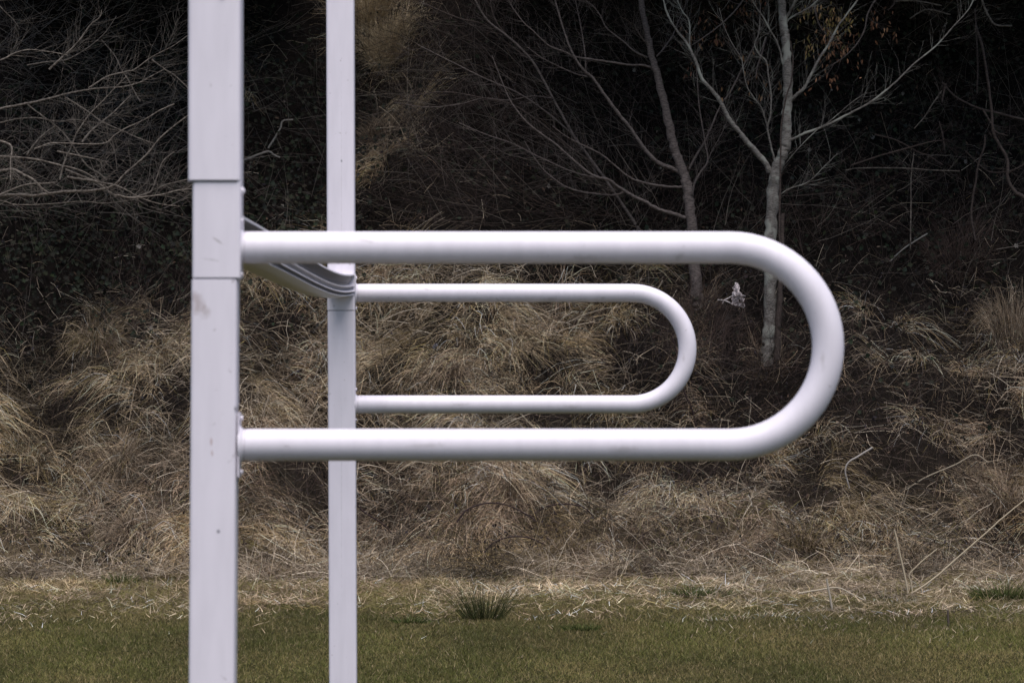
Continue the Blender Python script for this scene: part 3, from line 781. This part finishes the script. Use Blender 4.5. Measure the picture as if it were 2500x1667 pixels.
B_tr = ([(1866, 925), (1871, 880), (1876, 820), (1880, 740), (1881, 650), (1883, 557), (1887, 464), (1897, 410), (1912, 375), (1919, 350), (1921, 303), (1923, 250), (1924, 214), (1921, 143), (1917, 89), (1912, 54), (1908, 0), (1903, -80), (1896, -200)], 34, 17)
B_l = [
 ([(1880, 420), (1871, 400), (1846, 371), (1824, 346), (1806, 323), (1789, 303), (1774, 278), (1760, 250), (1739, 221), (1714, 193), (1703, 161), (1692, 136), (1678, 107), (1653, 75), (1631, 39), (1620, 0), (1612, -40)], 18, 5, .2),
 ([(1690, 130), (1684, 107), (1683, 54), (1667, 29), (1653, 0), (1640, -30)], 5.5, 3, .1),
 ([(1892, 395), (1881, 350), (1874, 311), (1881, 282), (1883, 232), (1876, 186), (1871, 150), (1853, 132), (1842, 107), (1853, 82), (1856, 40)], 6.5, 3, .4),
 ([(1874, 311), (1868, 290), (1860, 264), (1839, 236), (1824, 211), (1815, 171), (1810, 143), (1790, 110), (1770, 70), (1756, 20)], 4.5, 2.5, .3),
 ([(1925, 345), (1945, 335), (1964, 326), (2013, 308), (2058, 286), (2085, 272), (2125, 250), (2161, 223), (2192, 196), (2232, 156), (2286, 112), (2326, 67), (2366, 22), (2385, -20)], 8, 4, .6),
 ([(1932, 245), (1945, 232), (1964, 214), (1982, 179), (2004, 138), (2027, 103), (2045, 67), (2067, 36), (2094, 0), (2115, -40)], 11, 5, .3),
 ([(1905, 475), (1929, 460), (1964, 449), (1987, 433), (2013, 406), (2045, 375)], 4.5, 2, .3),
 ([(1918, 400), (1946, 366), (1991, 321), (2027, 295), (2080, 250), (2118, 225)], 3.5, 2, .5),
 ([(1914, 165), (1899, 107), (1881, 75), (1864, 43), (1842, 11), (1830, -20)], 6, 3.5, .3),
 ([(1922, 50), (1935, 41), (1952, 32), (1978, 17), (1995, 2), (2015, -20)], 6, 4, .2),
 ([(1918, 50), (1928, 29), (1938, 10), (1945, -20)], 8, 6, .2)]
bB = surf(1874, 870)
tB = tree('bare_tree', 'pale grey bare tree with forked lichened trunk, seen through the near tube bend', 'tree', tuple(bB), B_tr, B_l, bB.y, M_barkB)
# reddish second stem and dark climber against the pale trunk
for nm, pts, a, b, dd in (('side_stem', [(1897, 880), (1900, 800), (1903, 740), (1906, 680), (1909, 620), (1910, 560), (1912, 520)], 17, 9, .04),
                    ('climber_stem', [(1906, 640), (1903, 557), (1905, 464), (1906, 380), (1908, 303), (1921, 232), (1931, 203), (1936, 150), (1930, 100)], 5, 3, .16)):
    o = link(nm, tubes_mesh(nm, [px_path(pts, bB.y - dd, a, b)], 8), M_barkD, tB); o.matrix_parent_inverse = Matrix.Translation(-bB)

# grey shrub reaching in at the left
def zt_(l, k=5.0, ox=0, oy=0): return [(ox + a / k, oy + b / k) for a, b in l]
LS = [
 (zt_([(-900, 1400), (-300, 1180), (200, 1130), (400, 1140), (560, 1120), (640, 1110), (820, 1090), (1070, 1085), (1250, 1060), (1400, 1010), (1500, 900), (1620, 790), (1750, 680), (1850, 570), (1950, 440), (2150, 270), (2330, 140), (2500, 60)], oy=250), 10, 4),
 (zt_([(800, 820), (1000, 900), (1200, 990), (1330, 1090), (1430, 1140), (1600, 1160), (1800, 1110), (1860, 1060), (1920, 900), (1990, 720), (2130, 600)], oy=250), 6, 4),
 (zt_([(1430, 1130), (1600, 1165), (1800, 1150), (2000, 1120), (2150, 1080), (2330, 1060), (2600, 1080)], oy=250), 5, 3),
 (zt_([(1800, 1110), (1900, 1060), (2050, 1000), (2320, 930), (2550, 840)], oy=250), 4, 3),
 (zt_([(-900, 900), (-400, 860), (0, 840), (160, 820), (300, 890), (400, 940), (500, 1040), (580, 1100)], oy=250), 10, 7),
 (zt_([(820, 910), (950, 935), (1100, 950), (1250, 985), (1400, 1010), (1560, 1080), (1700, 1160), (1950, 1240), (2200, 1270)], oy=250), 7, 3),
 (zt_([(300, 0), (520, 170), (620, 240), (750, 350), (870, 500), (960, 640), (1080, 790), (1200, 860), (1300, 950)], oy=250), 4, 6),
 (zt_([(730, 950), (780, 750), (870, 540), (930, 390), (1000, 280), (1100, 140), (1230, 10), (1400, -170), (1550, -320)], oy=250), 5, 3),
 (zt_([(330, 640), (440, 490), (560, 370), (670, 290)], oy=250), 6, 4),
 (zt_([(1000, 490), (1100, 360), (1210, 270), (1400, 110), (1500, 10), (1600, -90)], oy=250), 6, 4),
 (zt_([(-600, 960), (0, 740), (180, 650), (350, 610), (520, 625), (700, 650), (830, 680)]), 5, 2.5),
 (zt_([(66 * 5, 800), (560, 760), (780, 740), (900, 690), (1050, 600), (1180, 500), (1300, 380), (1420, 200)]), 4, 2.5),
 (zt_([(600, 850), (750, 710), (900, 570), (1000, 450), (1100, 310), (1220, 210), (1240, 120)]), 6, 3),
 (zt_([(-500, 1420), (0, 1330), (400, 1250), (620, 1200), (800, 1150), (1000, 1110), (1200, 1080), (1500, 1060), (1700, 1010), (1850, 930), (2000, 850)]), 7, 3),
 (zt_([(1240, 490), (1400, 680), (1480, 850), (1560, 970), (1640, 1120), (1710, 1240)]), 3, 5),
 (zt_([(-500, 280), (0, 470), (140, 540), (130, 700), (130, 950)], oy=250), 7, 4),
 (zt_([(-500, 1180), (0, 1200), (200, 1250), (600, 1240), (1000, 1210), (1300, 1230), (1700, 1180)], oy=250), 4, 2.5),
 (zt_([(-300, -300), (0, 80), (160, 240), (240, 360)]), 4, 3),
 (zt_([(700, 600), (1000, 660), (1200, 700), (1330, 730)], oy=250), 5, 2.5),
 (zt_([(2000, 640), (2040, 540), (2100, 430), (2170, 230)]), 3, 3),
 (zt_([(1080, 1080), (1300, 940), (1520, 880), (1640, 850), (1850, 700), (2100, 570), (2300, 430)]), 4, 2.5),
 (zt_([(1850, 730), (2000, 840), (2150, 940), (2300, 1080), (2500, 1250)]), 4, 3),
 (zt_([(800, -60), (900, 0), (1100, 130), (1250, 240), (1500, 350), (1700, 440), (1900, 510)], oy=250), 4, 3),
 (zt_([(2130, 20), (1950, 100), (1750, 220), (1550, 310), (1400, 400), (1280, 500), (1000, 510), (640, 500), (420, 570)], oy=250), 3, 5),
 (zt_([(1250, 200), (1300, 290), (1330, 460), (1400, 600), (1430, 840)], oy=250), 4, 3),
 (zt_([(-500, 620), (0, 660), (400, 690), (700, 760), (1000, 840), (1200, 960), (1330, 1060)], oy=250), 6, 4),
 (zt_([(-300, 1250), (0, 1130), (300, 1010), (560, 990), (700, 975)], oy=250), 6, 4),
 (zt_([(-200, 250), (0, 250), (200, 205), (450, 190), (700, 235), (900, 210), (1100, 240), (1300, 260)], oy=250), 4, 3),
]
bL = surf(-230, 870)
root = empty('bare_shrub', tuple(bL)); tag(root, 'large grey bare shrub arching in from beyond the frame, left of the near post', 'shrub')
inv = Matrix.Translation(-bL)
stm = px_path([(-230, 900), (-225, 760), (-210, 620), (-190, 500), (-170, 380), (-160, 250), (-150, 120), (-140, -20)], bL.y, 34, 12)
o = link('trunk', tubes_mesh('trunk', [stm], 14), M_barkG, root); o.matrix_parent_inverse = inv
tw = []
for k, (pts, a, b) in enumerate(LS):
    Yk = bL.y - .3 + .55 * math.sin(k * 2.4)
    pa = px_path(pts, Yk, a * .92, b * .75, dy=.2 * math.cos(k * 1.7))
    o = link('branch', tubes_mesh('branch', [pa] + side_twigs(pa, 20, (.15, .55), r=.0019, up=.3), 6), M_barkG, root); o.matrix_parent_inverse = inv

# dark shrub at the upper right
k6 = lambda l: zt_(l, 2.8, 2100, 0)
RS = [(k6([(560, 560), (640, 650), (740, 710), (830, 745), (950, 775), (1040, 800), (1120, 815), (1300, 850)]), 4, 7),
 (k6([(820, -80), (840, 20), (880, 110), (930, 170), (1040, 178)]), 6, 4),
 (k6([(790, 170), (840, 330), (870, 520), (900, 750), (910, 900), (960, 1000), (1010, 1100), (1010, 1220), (1060, 1310), (1120, 1350), (1250, 1480), (1330, 1700)]), 6, 10),
 (k6([(855, 920), (850, 1000), (810, 1120), (790, 1250), (770, 1360), (760, 1480), (790, 1640)]), 5, 6),
 (k6([(345, 1700), (345, 1560), (348, 1380), (350, 1200), (370, 1040)]), 4, 2.5),
 (k6([(-60, 1130), (0, 1110), (150, 1060), (370, 1000), (480, 970), (560, 960)]), 4, 2.5),
 (k6([(100, 920), (250, 960), (400, 1040), (470, 1065), (570, 1130)]), 3.5, 2.5),
 (k6([(235, 10), (330, 5), (430, 12), (560, 40)]), 4, 3), (k6([(190, 70), (225, 40), (240, 0), (260, -60)]), 3, 4),
 (k6([(720, 1030), (800, 1110), (890, 1175), (1020, 1170), (1110, 1130), (1250, 1050)]), 3, 4),
 (k6([(-100, 1165), (0, 1150), (300, 1150), (480, 1162), (680, 1170)]), 3, 3),
 (k6([(840, 750), (900, 850), (930, 900), (1010, 930)]), 5, 3),
 (k6([(540, 830), (560, 900), (580, 1030)]), 3, 3), (k6([(370, 880), (440, 800), (490, 720), (560, 620)]), 2.5, 3.5),
 (k6([(560, 700), (570, 640), (588, 572)]), 3, 5), (k6([(800, 640), (805, 450), (795, 200), (785, 60)]), 4, 4),
 (k6([(340, 130), (400, 90), (470, 65), (620, 100)]), 3, 3)]
bR = surf(2590, 640)
root = empty('dark_shrub', tuple(bR)); tag(root, 'thin crooked dark shrub in the deep shade at the upper right', 'shrub')
inv = Matrix.Translation(-bR); tw = []
for k, (pts, a, b) in enumerate(RS):
    pa = px_path(pts, bR.y - .35 + .35 * math.sin(k * 2.1), a, b)
    o = link('branch', tubes_mesh('branch', [pa] + side_twigs(pa, 12, (.1, .4), r=.0018), 6), M_barkG if k % 3 == 1 else M_barkD, root); o.matrix_parent_inverse = inv

# bare sapling fanning in the middle top
MS = [([(1560, 560), (1500, 470), (1450, 400), (1400, 330), (1350, 240), (1300, 150), (1240, 90), (1190, 50), (1160, 0), (1140, -50)], 8, 4),
 ([(1450, 400), (1380, 350), (1320, 300), (1250, 255), (1180, 240), (1090, 225), (1000, 235)], 4, 2.5),
 ([(1400, 330), (1330, 270), (1260, 225), (1180, 190), (1100, 150), (1020, 110)], 4, 2.5),
 ([(1300, 150), (1230, 100), (1180, 60), (1120, 45), (1060, 20), (1020, 0)], 4, 2.5),
 ([(1480, 440), (1400, 420), (1320, 385), (1250, 350), (1190, 330), (1120, 300)], 4, 2),
 ([(1240, 90), (1215, 60), (1200, 20), (1195, -30)], 5, 3),
 ([(1350, 240), (1300, 235), (1240, 245), (1180, 240), (1120, 255), (1040, 262), (960, 250)], 3, 2),
 ([(1500, 470), (1440, 440), (1400, 380), (1360, 340), (1290, 310)], 4, 2)]
bM = surf(1565, 590)
root = empty('bare_sapling', tuple(bM)); tag(root, 'fine-twigged dark bare sapling fanning left behind the two trees', 'sapling')
inv = Matrix.Translation(-bM); tw = []
for k, (pts, a, b) in enumerate(MS):
    pa = px_path(pts, bM.y - .3 - .2 * math.sin(k * 1.9), a, b)
    o = link('stem' if k == 0 else 'branch', tubes_mesh('branch', [pa] + side_twigs(pa, 30, (.2, .6), r=.002, up=.2), 6), M_barkD if k % 2 else M_barkA, root); o.matrix_parent_inverse = inv

# ------------------------------------------------------------------ evergreens added above the frame to shade the bank; brown leaves dip in
def shade_tree(label, cx, cy, zlo, zhi, rx, ry, N, seed, base):
    root = empty('added_shade_tree', base); tag(root, label, 'tree', 'evergreens added to shade the bank')
    inv = Matrix.Translation(-Vector(base))
    r = np.random.default_rng(seed)
    p = nrm(r.normal(size=(N, 3))) * (r.random((N, 1)) ** .4)
    pos = np.array([cx, cy, (zlo + zhi) / 2]) + p * np.array([rx, ry, (zhi - zlo) / 2])
    pos[:, 2] = np.maximum(pos[:, 2], zlo - .15 + .3 * r.random(N))
    cc = np.array([.030, .045, .020]) * r.uniform(.5, 1.5, (N, 1))
    V, F, C = leaf_field(N, pos, r.uniform(.08, .16, N), cc, lobes=False, face=np.array([0, -.3, 1.0]), spread=.5)
    o = link('crown', mesh_np('crown', V, F, C), M_leaf, root); o.matrix_parent_inverse = inv
    tp = np.array([(base[0], base[1], base[2] - .2, .16), (base[0] + .05, base[1], base[2] + 1.5, .14), (cx, cy, (zlo + zhi) / 2, .08), (cx, cy, zhi - .3, .03)])
    br = [smooth_path(tp, 5)]
    for k in range(9):
        a = k * 2.4; e = np.array([cx + rx * .7 * math.cos(a), cy + ry * .7 * math.sin(a), zlo + (zhi - zlo) * .5])
        br.append(np.array([(cx, cy, zlo + .4 + .1 * k, .04), (*((np.array([cx, cy, zlo + .8]) + e) / 2), .025), (*e, .008)]))
    o = link('trunk', tubes_mesh('trunk', br, 8), M_barkD, root); o.matrix_parent_inverse = inv
for i, (cx, lab) in enumerate(((-3.9, 'dark evergreen added out of view to shade the bank above the grey shrub'), (2.2, 'dark evergreen added out of view to shade the bank above the two bare trees'), (5.6, 'dark evergreen added out of view to shade the bank above the dark shrub'))):
    b_ = (cx, 44.8, float(height(cx, 44.8)))
    shade_tree(lab, cx, 41.4, 6.8, 9.4, 2.5 if i != 1 else 2.9, 4.2, 27000, 80 + i, b_)

def leafy_spray(name, label, Y, anchor, pts, N, cols, box):
    root = empty(name, tuple(anchor)); tag(root, label, 'branch'); inv = Matrix.Translation(-anchor)
    pa = px_path(pts, Y, 6, 2.5)
    st = [pa] + side_twigs(pa, 14, (.15, .35), r=.002)
    o = link('stem', tubes_mesh('stem', st, 5), M_barkA, root); o.matrix_parent_inverse = inv
    ends = np.array([s[-1, :3] for s in st[1:]] + [s[len(s) // 2, :3] for s in st[1:]])
    idx = RNG.integers(0, len(ends), N)
    pos = ends[idx] + RNG.normal(size=(N, 3)) * np.array([.06, .08, .045]) + np.array([0, 0, -.03])
    cc = np.array(cols)[RNG.choice(len(cols), N)] * RNG.uniform(.6, 1.4, (N, 1))
    n_ = nrm(np.array([0, -1.0, .1]) + RNG.normal(size=(N, 3)) * .6)
    up = nrm(np.array([0, 0, -1.0]) + RNG.normal(size=(N, 3)) * .35); sd = nrm(np.cross(n_, up))
    shp = np.array([[0, 0], [-.25, .5], [-.22, 1.], [0, 1.6], [.22, 1.], [.25, .5]])
    s = RNG.uniform(.025, .042, N)[:, None, None]
    V = pos[:, None] + s * (sd[:, None] * shp[None, :, :1] + up[:, None] * shp[None, :, 1:] + n_[:, None] * (np.abs(shp[:, 0]) * .5)[None, :, None])
    F = ((np.arange(N) * 6)[:, None, None] + np.array([[0, 1, 2, 3], [0, 3, 4, 5]])[None]).reshape(-1, 4)
    o = link('leaves', mesh_np('leaves', V.reshape(-1, 3), F, np.repeat(cc, 6, 0)), M_leaf, root); o.matrix_parent_inverse = inv
for lab, pts, N, cols in (
    ('spray of olive and tan dead leaves behind the pale trunk', [(1990, -90), (1985, -30), (1990, 20), (2000, 60), (2020, 85), (2050, 100)], 190, [(.17, .125, .045), (.11, .095, .035), (.25, .16, .08), (.08, .065, .03)]),
    ('spray of rust-brown hanging leaves to the right of the pale trunk', [(2180, -90), (2150, -20), (2120, 30), (2110, 75), (2090, 110), (2060, 140), (2030, 160)], 130, [(.30, .17, .10), (.18, .09, .05), (.10, .05, .03)]),
    ('spray of dim reddish leaves between the two bare trees', [(1850, -90), (1830, -30), (1800, 20), (1760, 60), (1720, 90), (1690, 110)], 110, [(.10, .045, .03), (.07, .04, .025), (.13, .07, .035)]),
    ('small bunch of tan leaves hanging left of the pale trunk', [(1870, 90), (1860, 130), (1850, 160), (1845, 190)], 34, [(.22, .13, .07), (.15, .08, .04)])):
    Yl = bB.y + .25
    leafy_spray('leafy_branch', lab, Yl, at(pts[0][0], pts[0][1], Yl), pts, N, cols, None)

# ------------------------------------------------------------------ single plants and bits on the bank and its foot
def clump(name, label, cat, px, py, N, rad, Lr, spread, cols, wd=(.004, .007), droop=.3, leanx=0.0, group=None, kink=.1):
    b = surf(px, py); 
    a = RNG.uniform(0, 2 * math.pi, N); r = rad * np.sqrt(RNG.random(N))
    bx = b.x + r * np.cos(a); by = b.y + r * np.sin(a) * .7; bz = height(bx, by) - .01
    d0 = nrm(np.stack([np.cos(a) * spread * r / rad + leanx, np.sin(a) * spread * r / rad - .1, np.ones(N)], -1) + RNG.normal(size=(N, 3)) * .12)
    L = RNG.uniform(*Lr, N) * (1 - .3 * r / rad)
    bend = np.stack([np.cos(a) * .2 + leanx * .3, np.sin(a) * .2 - .1, -droop * np.ones(N)], -1) * RNG.uniform(.4, 1.3, (N, 1))
    cc = np.array(cols)[RNG.choice(len(cols), N)] * RNG.uniform(.7, 1.3, (N, 1))
    V, F, C = blades(np.stack([bx, by, bz], -1), d0, L, bend, RNG.uniform(*wd, N), cc, segs=4, kink=kink)
    o = link(name, mesh_np(name, V, F, C), M_straw); tag(o, label, cat, group); return o
RUSH = [(.045, .055, .018), (.03, .04, .015), (.07, .075, .025), (.10, .085, .045)]
GRN = [(.06, .085, .02), (.045, .065, .018), (.09, .10, .03)]
YEL = [(.22, .17, .07), (.15, .12, .05), (.30, .23, .12), (.09, .07, .03)]
PAL_ = [(.36, .27, .19), (.24, .18, .12), (.48, .38, .28), (.14, .10, .07), (.05, .035, .025)]
clump('rush_clump', 'dark green spiky rush clump at the edge of the lawn', 'rushes', 1180, 1512, 330, .17, (.14, .50), .55, RUSH, (.003, .0055), .04, kink=.03)
clump('grass_tuft', 'fresh green grass tuft by the dark hollow at the lower right', 'grass tuft', 2455, 1462, 500, .28, (.12, .30), .6, GRN)
clump('grass_tuft', 'green grass tuft in the straw just left of the near post', 'grass tuft', 300, 1430, 260, .13, (.10, .24), .5, GRN)
clump('grass_tuft', 'low green grass tuft on the margin right of the rush clump', 'grass tuft', 1700, 1458, 420, .30, (.08, .22), .6, GRN)
clump('grass_tuft', 'small green tuft in the lawn right of the far post', 'grass tuft', 1000, 1522, 200, .16, (.05, .12), .7, GRN)
clump('grass_tuft', 'small dark green tuft in the lawn below the bend of the near tube', 'grass tuft', 1420, 1540, 200, .14, (.05, .12), .7, GRN)
clump('grass_tussock', 'yellowish upright tussock below the middle of the near tube', 'grass tussock', 1385, 1350, 600, .22, (.25, .55), .6, YEL + PAL_, (.003, .005), .8, kink=.16)
clump('grass_tussock', 'straw-coloured tussock below the bend of the near tube', 'grass tussock', 1965, 1345, 800, .22, (.3, .62), .5, PAL_ + YEL, (.003, .006), .6)
clump('grass_tussock', 'tall pale tussock falling left at the right edge', 'grass tussock', 2440, 1235, 900, .22, (.35, .75), .5, PAL_, (.003, .006), .7, -.25)
clump('grass_tussock', 'pale tussock drooping over a dark hollow left of the near post', 'grass tussock', 330, 1300, 900, .20, (.35, .72), .7, PAL_, (.003, .006), 1.0)
clump('grass_tussock', 'bleached tussock spilling downwards left of the near post', 'grass tussock', 290, 1150, 900, .18, (.35, .75), .5, PAL_, (.003, .006), .9)
clump('grass_tussock', 'golden tussock at the top of the straw on the left', 'grass tussock', 240, 850, 700, .18, (.3, .6), .6, YEL + PAL_, (.003, .006), .8)
clump('grass_tussock', 'tussock arching over a dark hole between the two far tubes', 'grass tussock', 1105, 905, 700, .14, (.3, .55), .9, PAL_, (.003, .006), 1.1)
clump('grass_tussock', 'pale tussock mound above the dark bramble arches', 'grass tussock', 1240, 1195, 800, .18, (.3, .55), .7, PAL_, (.003, .006), .9)
clump('grass_tussock', 'tall golden grass at the top of the straw gully', 'grass tussock', 900, 60, 1100, .25, (.5, .95), .3, [(.50, .40, .26), (.38, .29, .18), (.60, .50, .36)], (.004, .007), .4)
clump('grass_tussock', 'second tall golden grass stand just below the top of the gully', 'grass tussock', 945, 130, 900, .22, (.4, .8), .35, [(.50, .40, .26), (.38, .29, .18), (.60, .50, .36)], (.004, .007), .6)
clump('grass_tussock', 'tall upright grass at the right edge level with the bend', 'grass tussock', 2480, 830, 700, .28, (.4, .8), .25, PAL_, (.003, .006), .3)
DRK = [(.16, .11, .08), (.09, .06, .045), (.22, .17, .12), (.05, .035, .03)]
clump('grass_tussock', 'brown dead grass around the foot of the pale trunk', 'grass tussock', 1872, 905, 420, .20, (.18, .42), .7, DRK, (.002, .0045), .5, kink=.2)
clump('grass_tussock', 'brown dead grass around the foot of the leaning brown-grey tree', 'grass tussock', 1705, 772, 420, .20, (.18, .42), .7, DRK, (.002, .0045), .5, kink=.2)
clump('grass_tussock', 'pale wispy grass halfway down the straw gully beside the far post', 'grass tussock', 935, 330, 600, .22, (.25, .5), .6, PAL_, (.003, .006), .7, kink=.16)
clump('grass_tussock', 'reddish dead grass mound in the shade at the right', 'grass tussock', 2340, 640, 900, .35, (.3, .6), .6, [(.12, .085, .07), (.09, .06, .05)], (.003, .005), .8)

def stick(name, label, cat, pts, d0, d1, colr, lift=.25, parts=None):
    s = surf(*pts[len(pts) // 2]); Y = min(surf(*p).y for p in pts) - .08 if lift is None else s.y - lift
    pa = px_path(pts, Y, d0, d1, n=5)
    o = link(name, tubes_mesh(name, [pa] + (parts or []), 6, True, [np.array(colr)] * (1 + len(parts or []))), M_twig); tag(o, label, cat); return pa
stick('dry_stalk', 'long pale straight stalk leaning up to the right edge', 'stalk', [(2225, 1448), (2262, 1425), (2300, 1395), (2350, 1350), (2400, 1307), (2450, 1262), (2520, 1205)], 5.5, 3, (.42, .35, .25), None)
stick('dry_stalk', 'pale stalk standing nearly upright left of the long leaning stalk', 'stalk', [(2217, 1447), (2208, 1400), (2197, 1352), (2188, 1310), (2183, 1292)], 5, 4, (.42, .35, .25), None)
stick('dry_stalk', 'pale stalk bent sharply to the right near its foot', 'stalk', [(2228, 1446), (2224, 1420), (2220, 1402), (2240, 1380), (2262, 1360), (2288, 1340)], 3.5, 3, (.42, .35, .25), None)
stick('dry_stalk', 'short pale stalk standing in the straw margin below the bend', 'stalk', [(2032, 1490), (2026, 1455), (2018, 1412)], 6, 5, (.38, .33, .27), None)
stick('dry_stalk', 'pale stalk lying in an arch across the straw margin', 'stalk', [(1948, 1448), (1990, 1441), (2044, 1434), (2080, 1450), (2112, 1465)], 4, 3, (.42, .36, .28), None)
stick('dry_stalk', 'dark short stub sticking up from the margin at the lower right', 'stalk', [(2316, 1528), (2315, 1508), (2314, 1488)], 6, 5, (.09, .07, .06), None)
stick('dead_branch', 'bleached crooked branch on the bank right of the near bend', 'branch', [(2130, 1092), (2098, 1112), (2072, 1128), (2064, 1148), (2068, 1170), (2074, 1192)], 5, 3, (.34, .31, .29), .3)
stick('dead_branch', 'pale thin branch crossing the upper right of the straw', 'branch', [(2205, 1200), (2260, 1165), (2330, 1135), (2380, 1110), (2412, 1128)], 3.5, 2.5, (.34, .29, .22), .35)
stick('dead_branch', 'pale stick lying slantwise in the shade at the right', 'branch', [(2135, 668), (2170, 640), (2205, 608), (2240, 585), (2265, 570)], 4, 3, (.30, .28, .26), .25)
stick('dead_branch', 'white-tipped stick in front of the dark ivy between the posts', 'branch', [(655, 362), (672, 335), (685, 312), (690, 296), (715, 292)], 5, 4, (.30, .27, .24), .3)
stick('dead_branch', 'crooked grey stick just right of the near post', 'branch', [(588, 395), (620, 382), (655, 370), (668, 378), (684, 385)], 6, 4, (.24, .22, .20), .3)
for lab, pts in (('dark bramble cane arching down to the right of the far post', [(868, 1228), (890, 1250), (930, 1275), (960, 1305), (985, 1342)]),
                 ('dark bramble cane arching in the middle of the bank', [(1115, 1275), (1135, 1248), (1165, 1233), (1205, 1227), (1245, 1235), (1290, 1258), (1310, 1272)]),
                 ('dark bramble cane arching right of the middle one', [(1275, 1285), (1300, 1258), (1335, 1236), (1380, 1230), (1425, 1238), (1450, 1262)]),
                 ('low dark bramble cane under the middle arches', [(1180, 1350), (1205, 1325), (1245, 1310), (1290, 1312), (1330, 1328)]),
                 ('dark bramble stem standing below the far bend', [(1700, 1040), (1690, 1000), (1672, 960), (1660, 900), (1650, 850), (1640, 820)])):
    pa = stick('bramble_cane', lab, 'bramble', pts, 4.5, 3, (.035, .022, .022), .38)

# torn white rag on the thicket
def rag(px, py):
    b = surf(px, py); Y = b.y - .3
    root = bmesh.new()
    outl = [(1795, 690), (1803, 691), (1804, 697), (1800, 701), (1806, 712), (1812, 716), (1808, 721), (1818, 730), (1813, 738), (1819, 746), (1816, 752), (1806, 749), (1795, 746), (1785, 743), (1788, 736), (1786, 728), (1789, 722), (1787, 715), (1792, 709), (1788, 703), (1793, 698)]
    holes = 0
    r = random.Random(3)
    n = len(outl); front, back = [], []
    c = at(1801, 722, Y)
    vc = root.verts.new(c + Vector((0, -.03, 0)))
    for i, (a, b2) in enumerate(outl):
        v = at(a, b2, Y + r.uniform(-.02, .02)); front.append(root.verts.new(v))
    mid = []
    for i, (a, b2) in enumerate(outl):
        v = (at(a, b2, Y) * .55 + c * .45) + Vector((0, r.uniform(-.05, .01), 0)); mid.append(root.verts.new(v))
    for i in range(n):
        j = (i + 1) % n
        root.faces.new((front[i], front[j], mid[j], mid[i]))
        if i % 4 != 2: root.faces.new((mid[i], mid[j], vc))
    bmesh.ops.subdivide_edges(root, edges=root.edges[:], cuts=2, use_grid_fill=True)
    for v in root.verts: v.co += Vector((r.gauss(0, .0025), r.gauss(0, .008), r.gauss(0, .0025)))
    bmesh.ops.solidify(root, geom=root.faces[:], thickness=.002)
    me = bpy.data.meshes.new('rag'); root.to_mesh(me); root.free()
    m, t, bs = mat_new('torn_plastic'); bs.inputs['Base Color'].default_value = (.62, .55, .56, 1); bs.inputs['Roughness'].default_value = .6
    o = link('rag', me, m); tag(o, 'torn white rag snagged on twigs beside the pale trunk', 'rag')
    st = [px_path(p, Y - .01, 3.5, 2.5) for p in ([(1752, 732), (1765, 733), (1780, 738), (1790, 744)], [(1764, 735), (1778, 728), (1788, 722)], [(1766, 736), (1764, 741)])]
    s = link('strands', tubes_mesh('strands', st, 5), m, o)
rag(1800, 730)
p_ = at(1060, 845, surf(1060, 845).y - .3)
bm = bmesh.new()
for i in range(7):
    for j in range(5): bm.verts.new(p_ + Vector(((i - 3) * .008 + .005 * j, random.gauss(0, .01), (j - 2) * .014 + random.gauss(0, .003))))
bm.verts.ensure_lookup_table()
for i in range(6):
    for j in range(4):
        if (i, j) not in ((0, 3), (5, 0), (5, 1), (0, 0)): bm.faces.new([bm.verts[i * 5 + j], bm.verts[(i + 1) * 5 + j], bm.verts[(i + 1) * 5 + j + 1], bm.verts[i * 5 + j + 1]])
bmesh.ops.solidify(bm, geom=bm.faces[:], thickness=.0015)
me = bpy.data.meshes.new('plastic_scrap'); bm.to_mesh(me); bm.free()
m_, t_, b_ = mat_new('clear_plastic'); b_.inputs['Base Color'].default_value = (.30, .29, .32, 1); b_.inputs['Roughness'].default_value = .35
tag(link('plastic_scrap', me, m_), 'small crumpled grey plastic scrap in the straw inside the far support', 'litter')
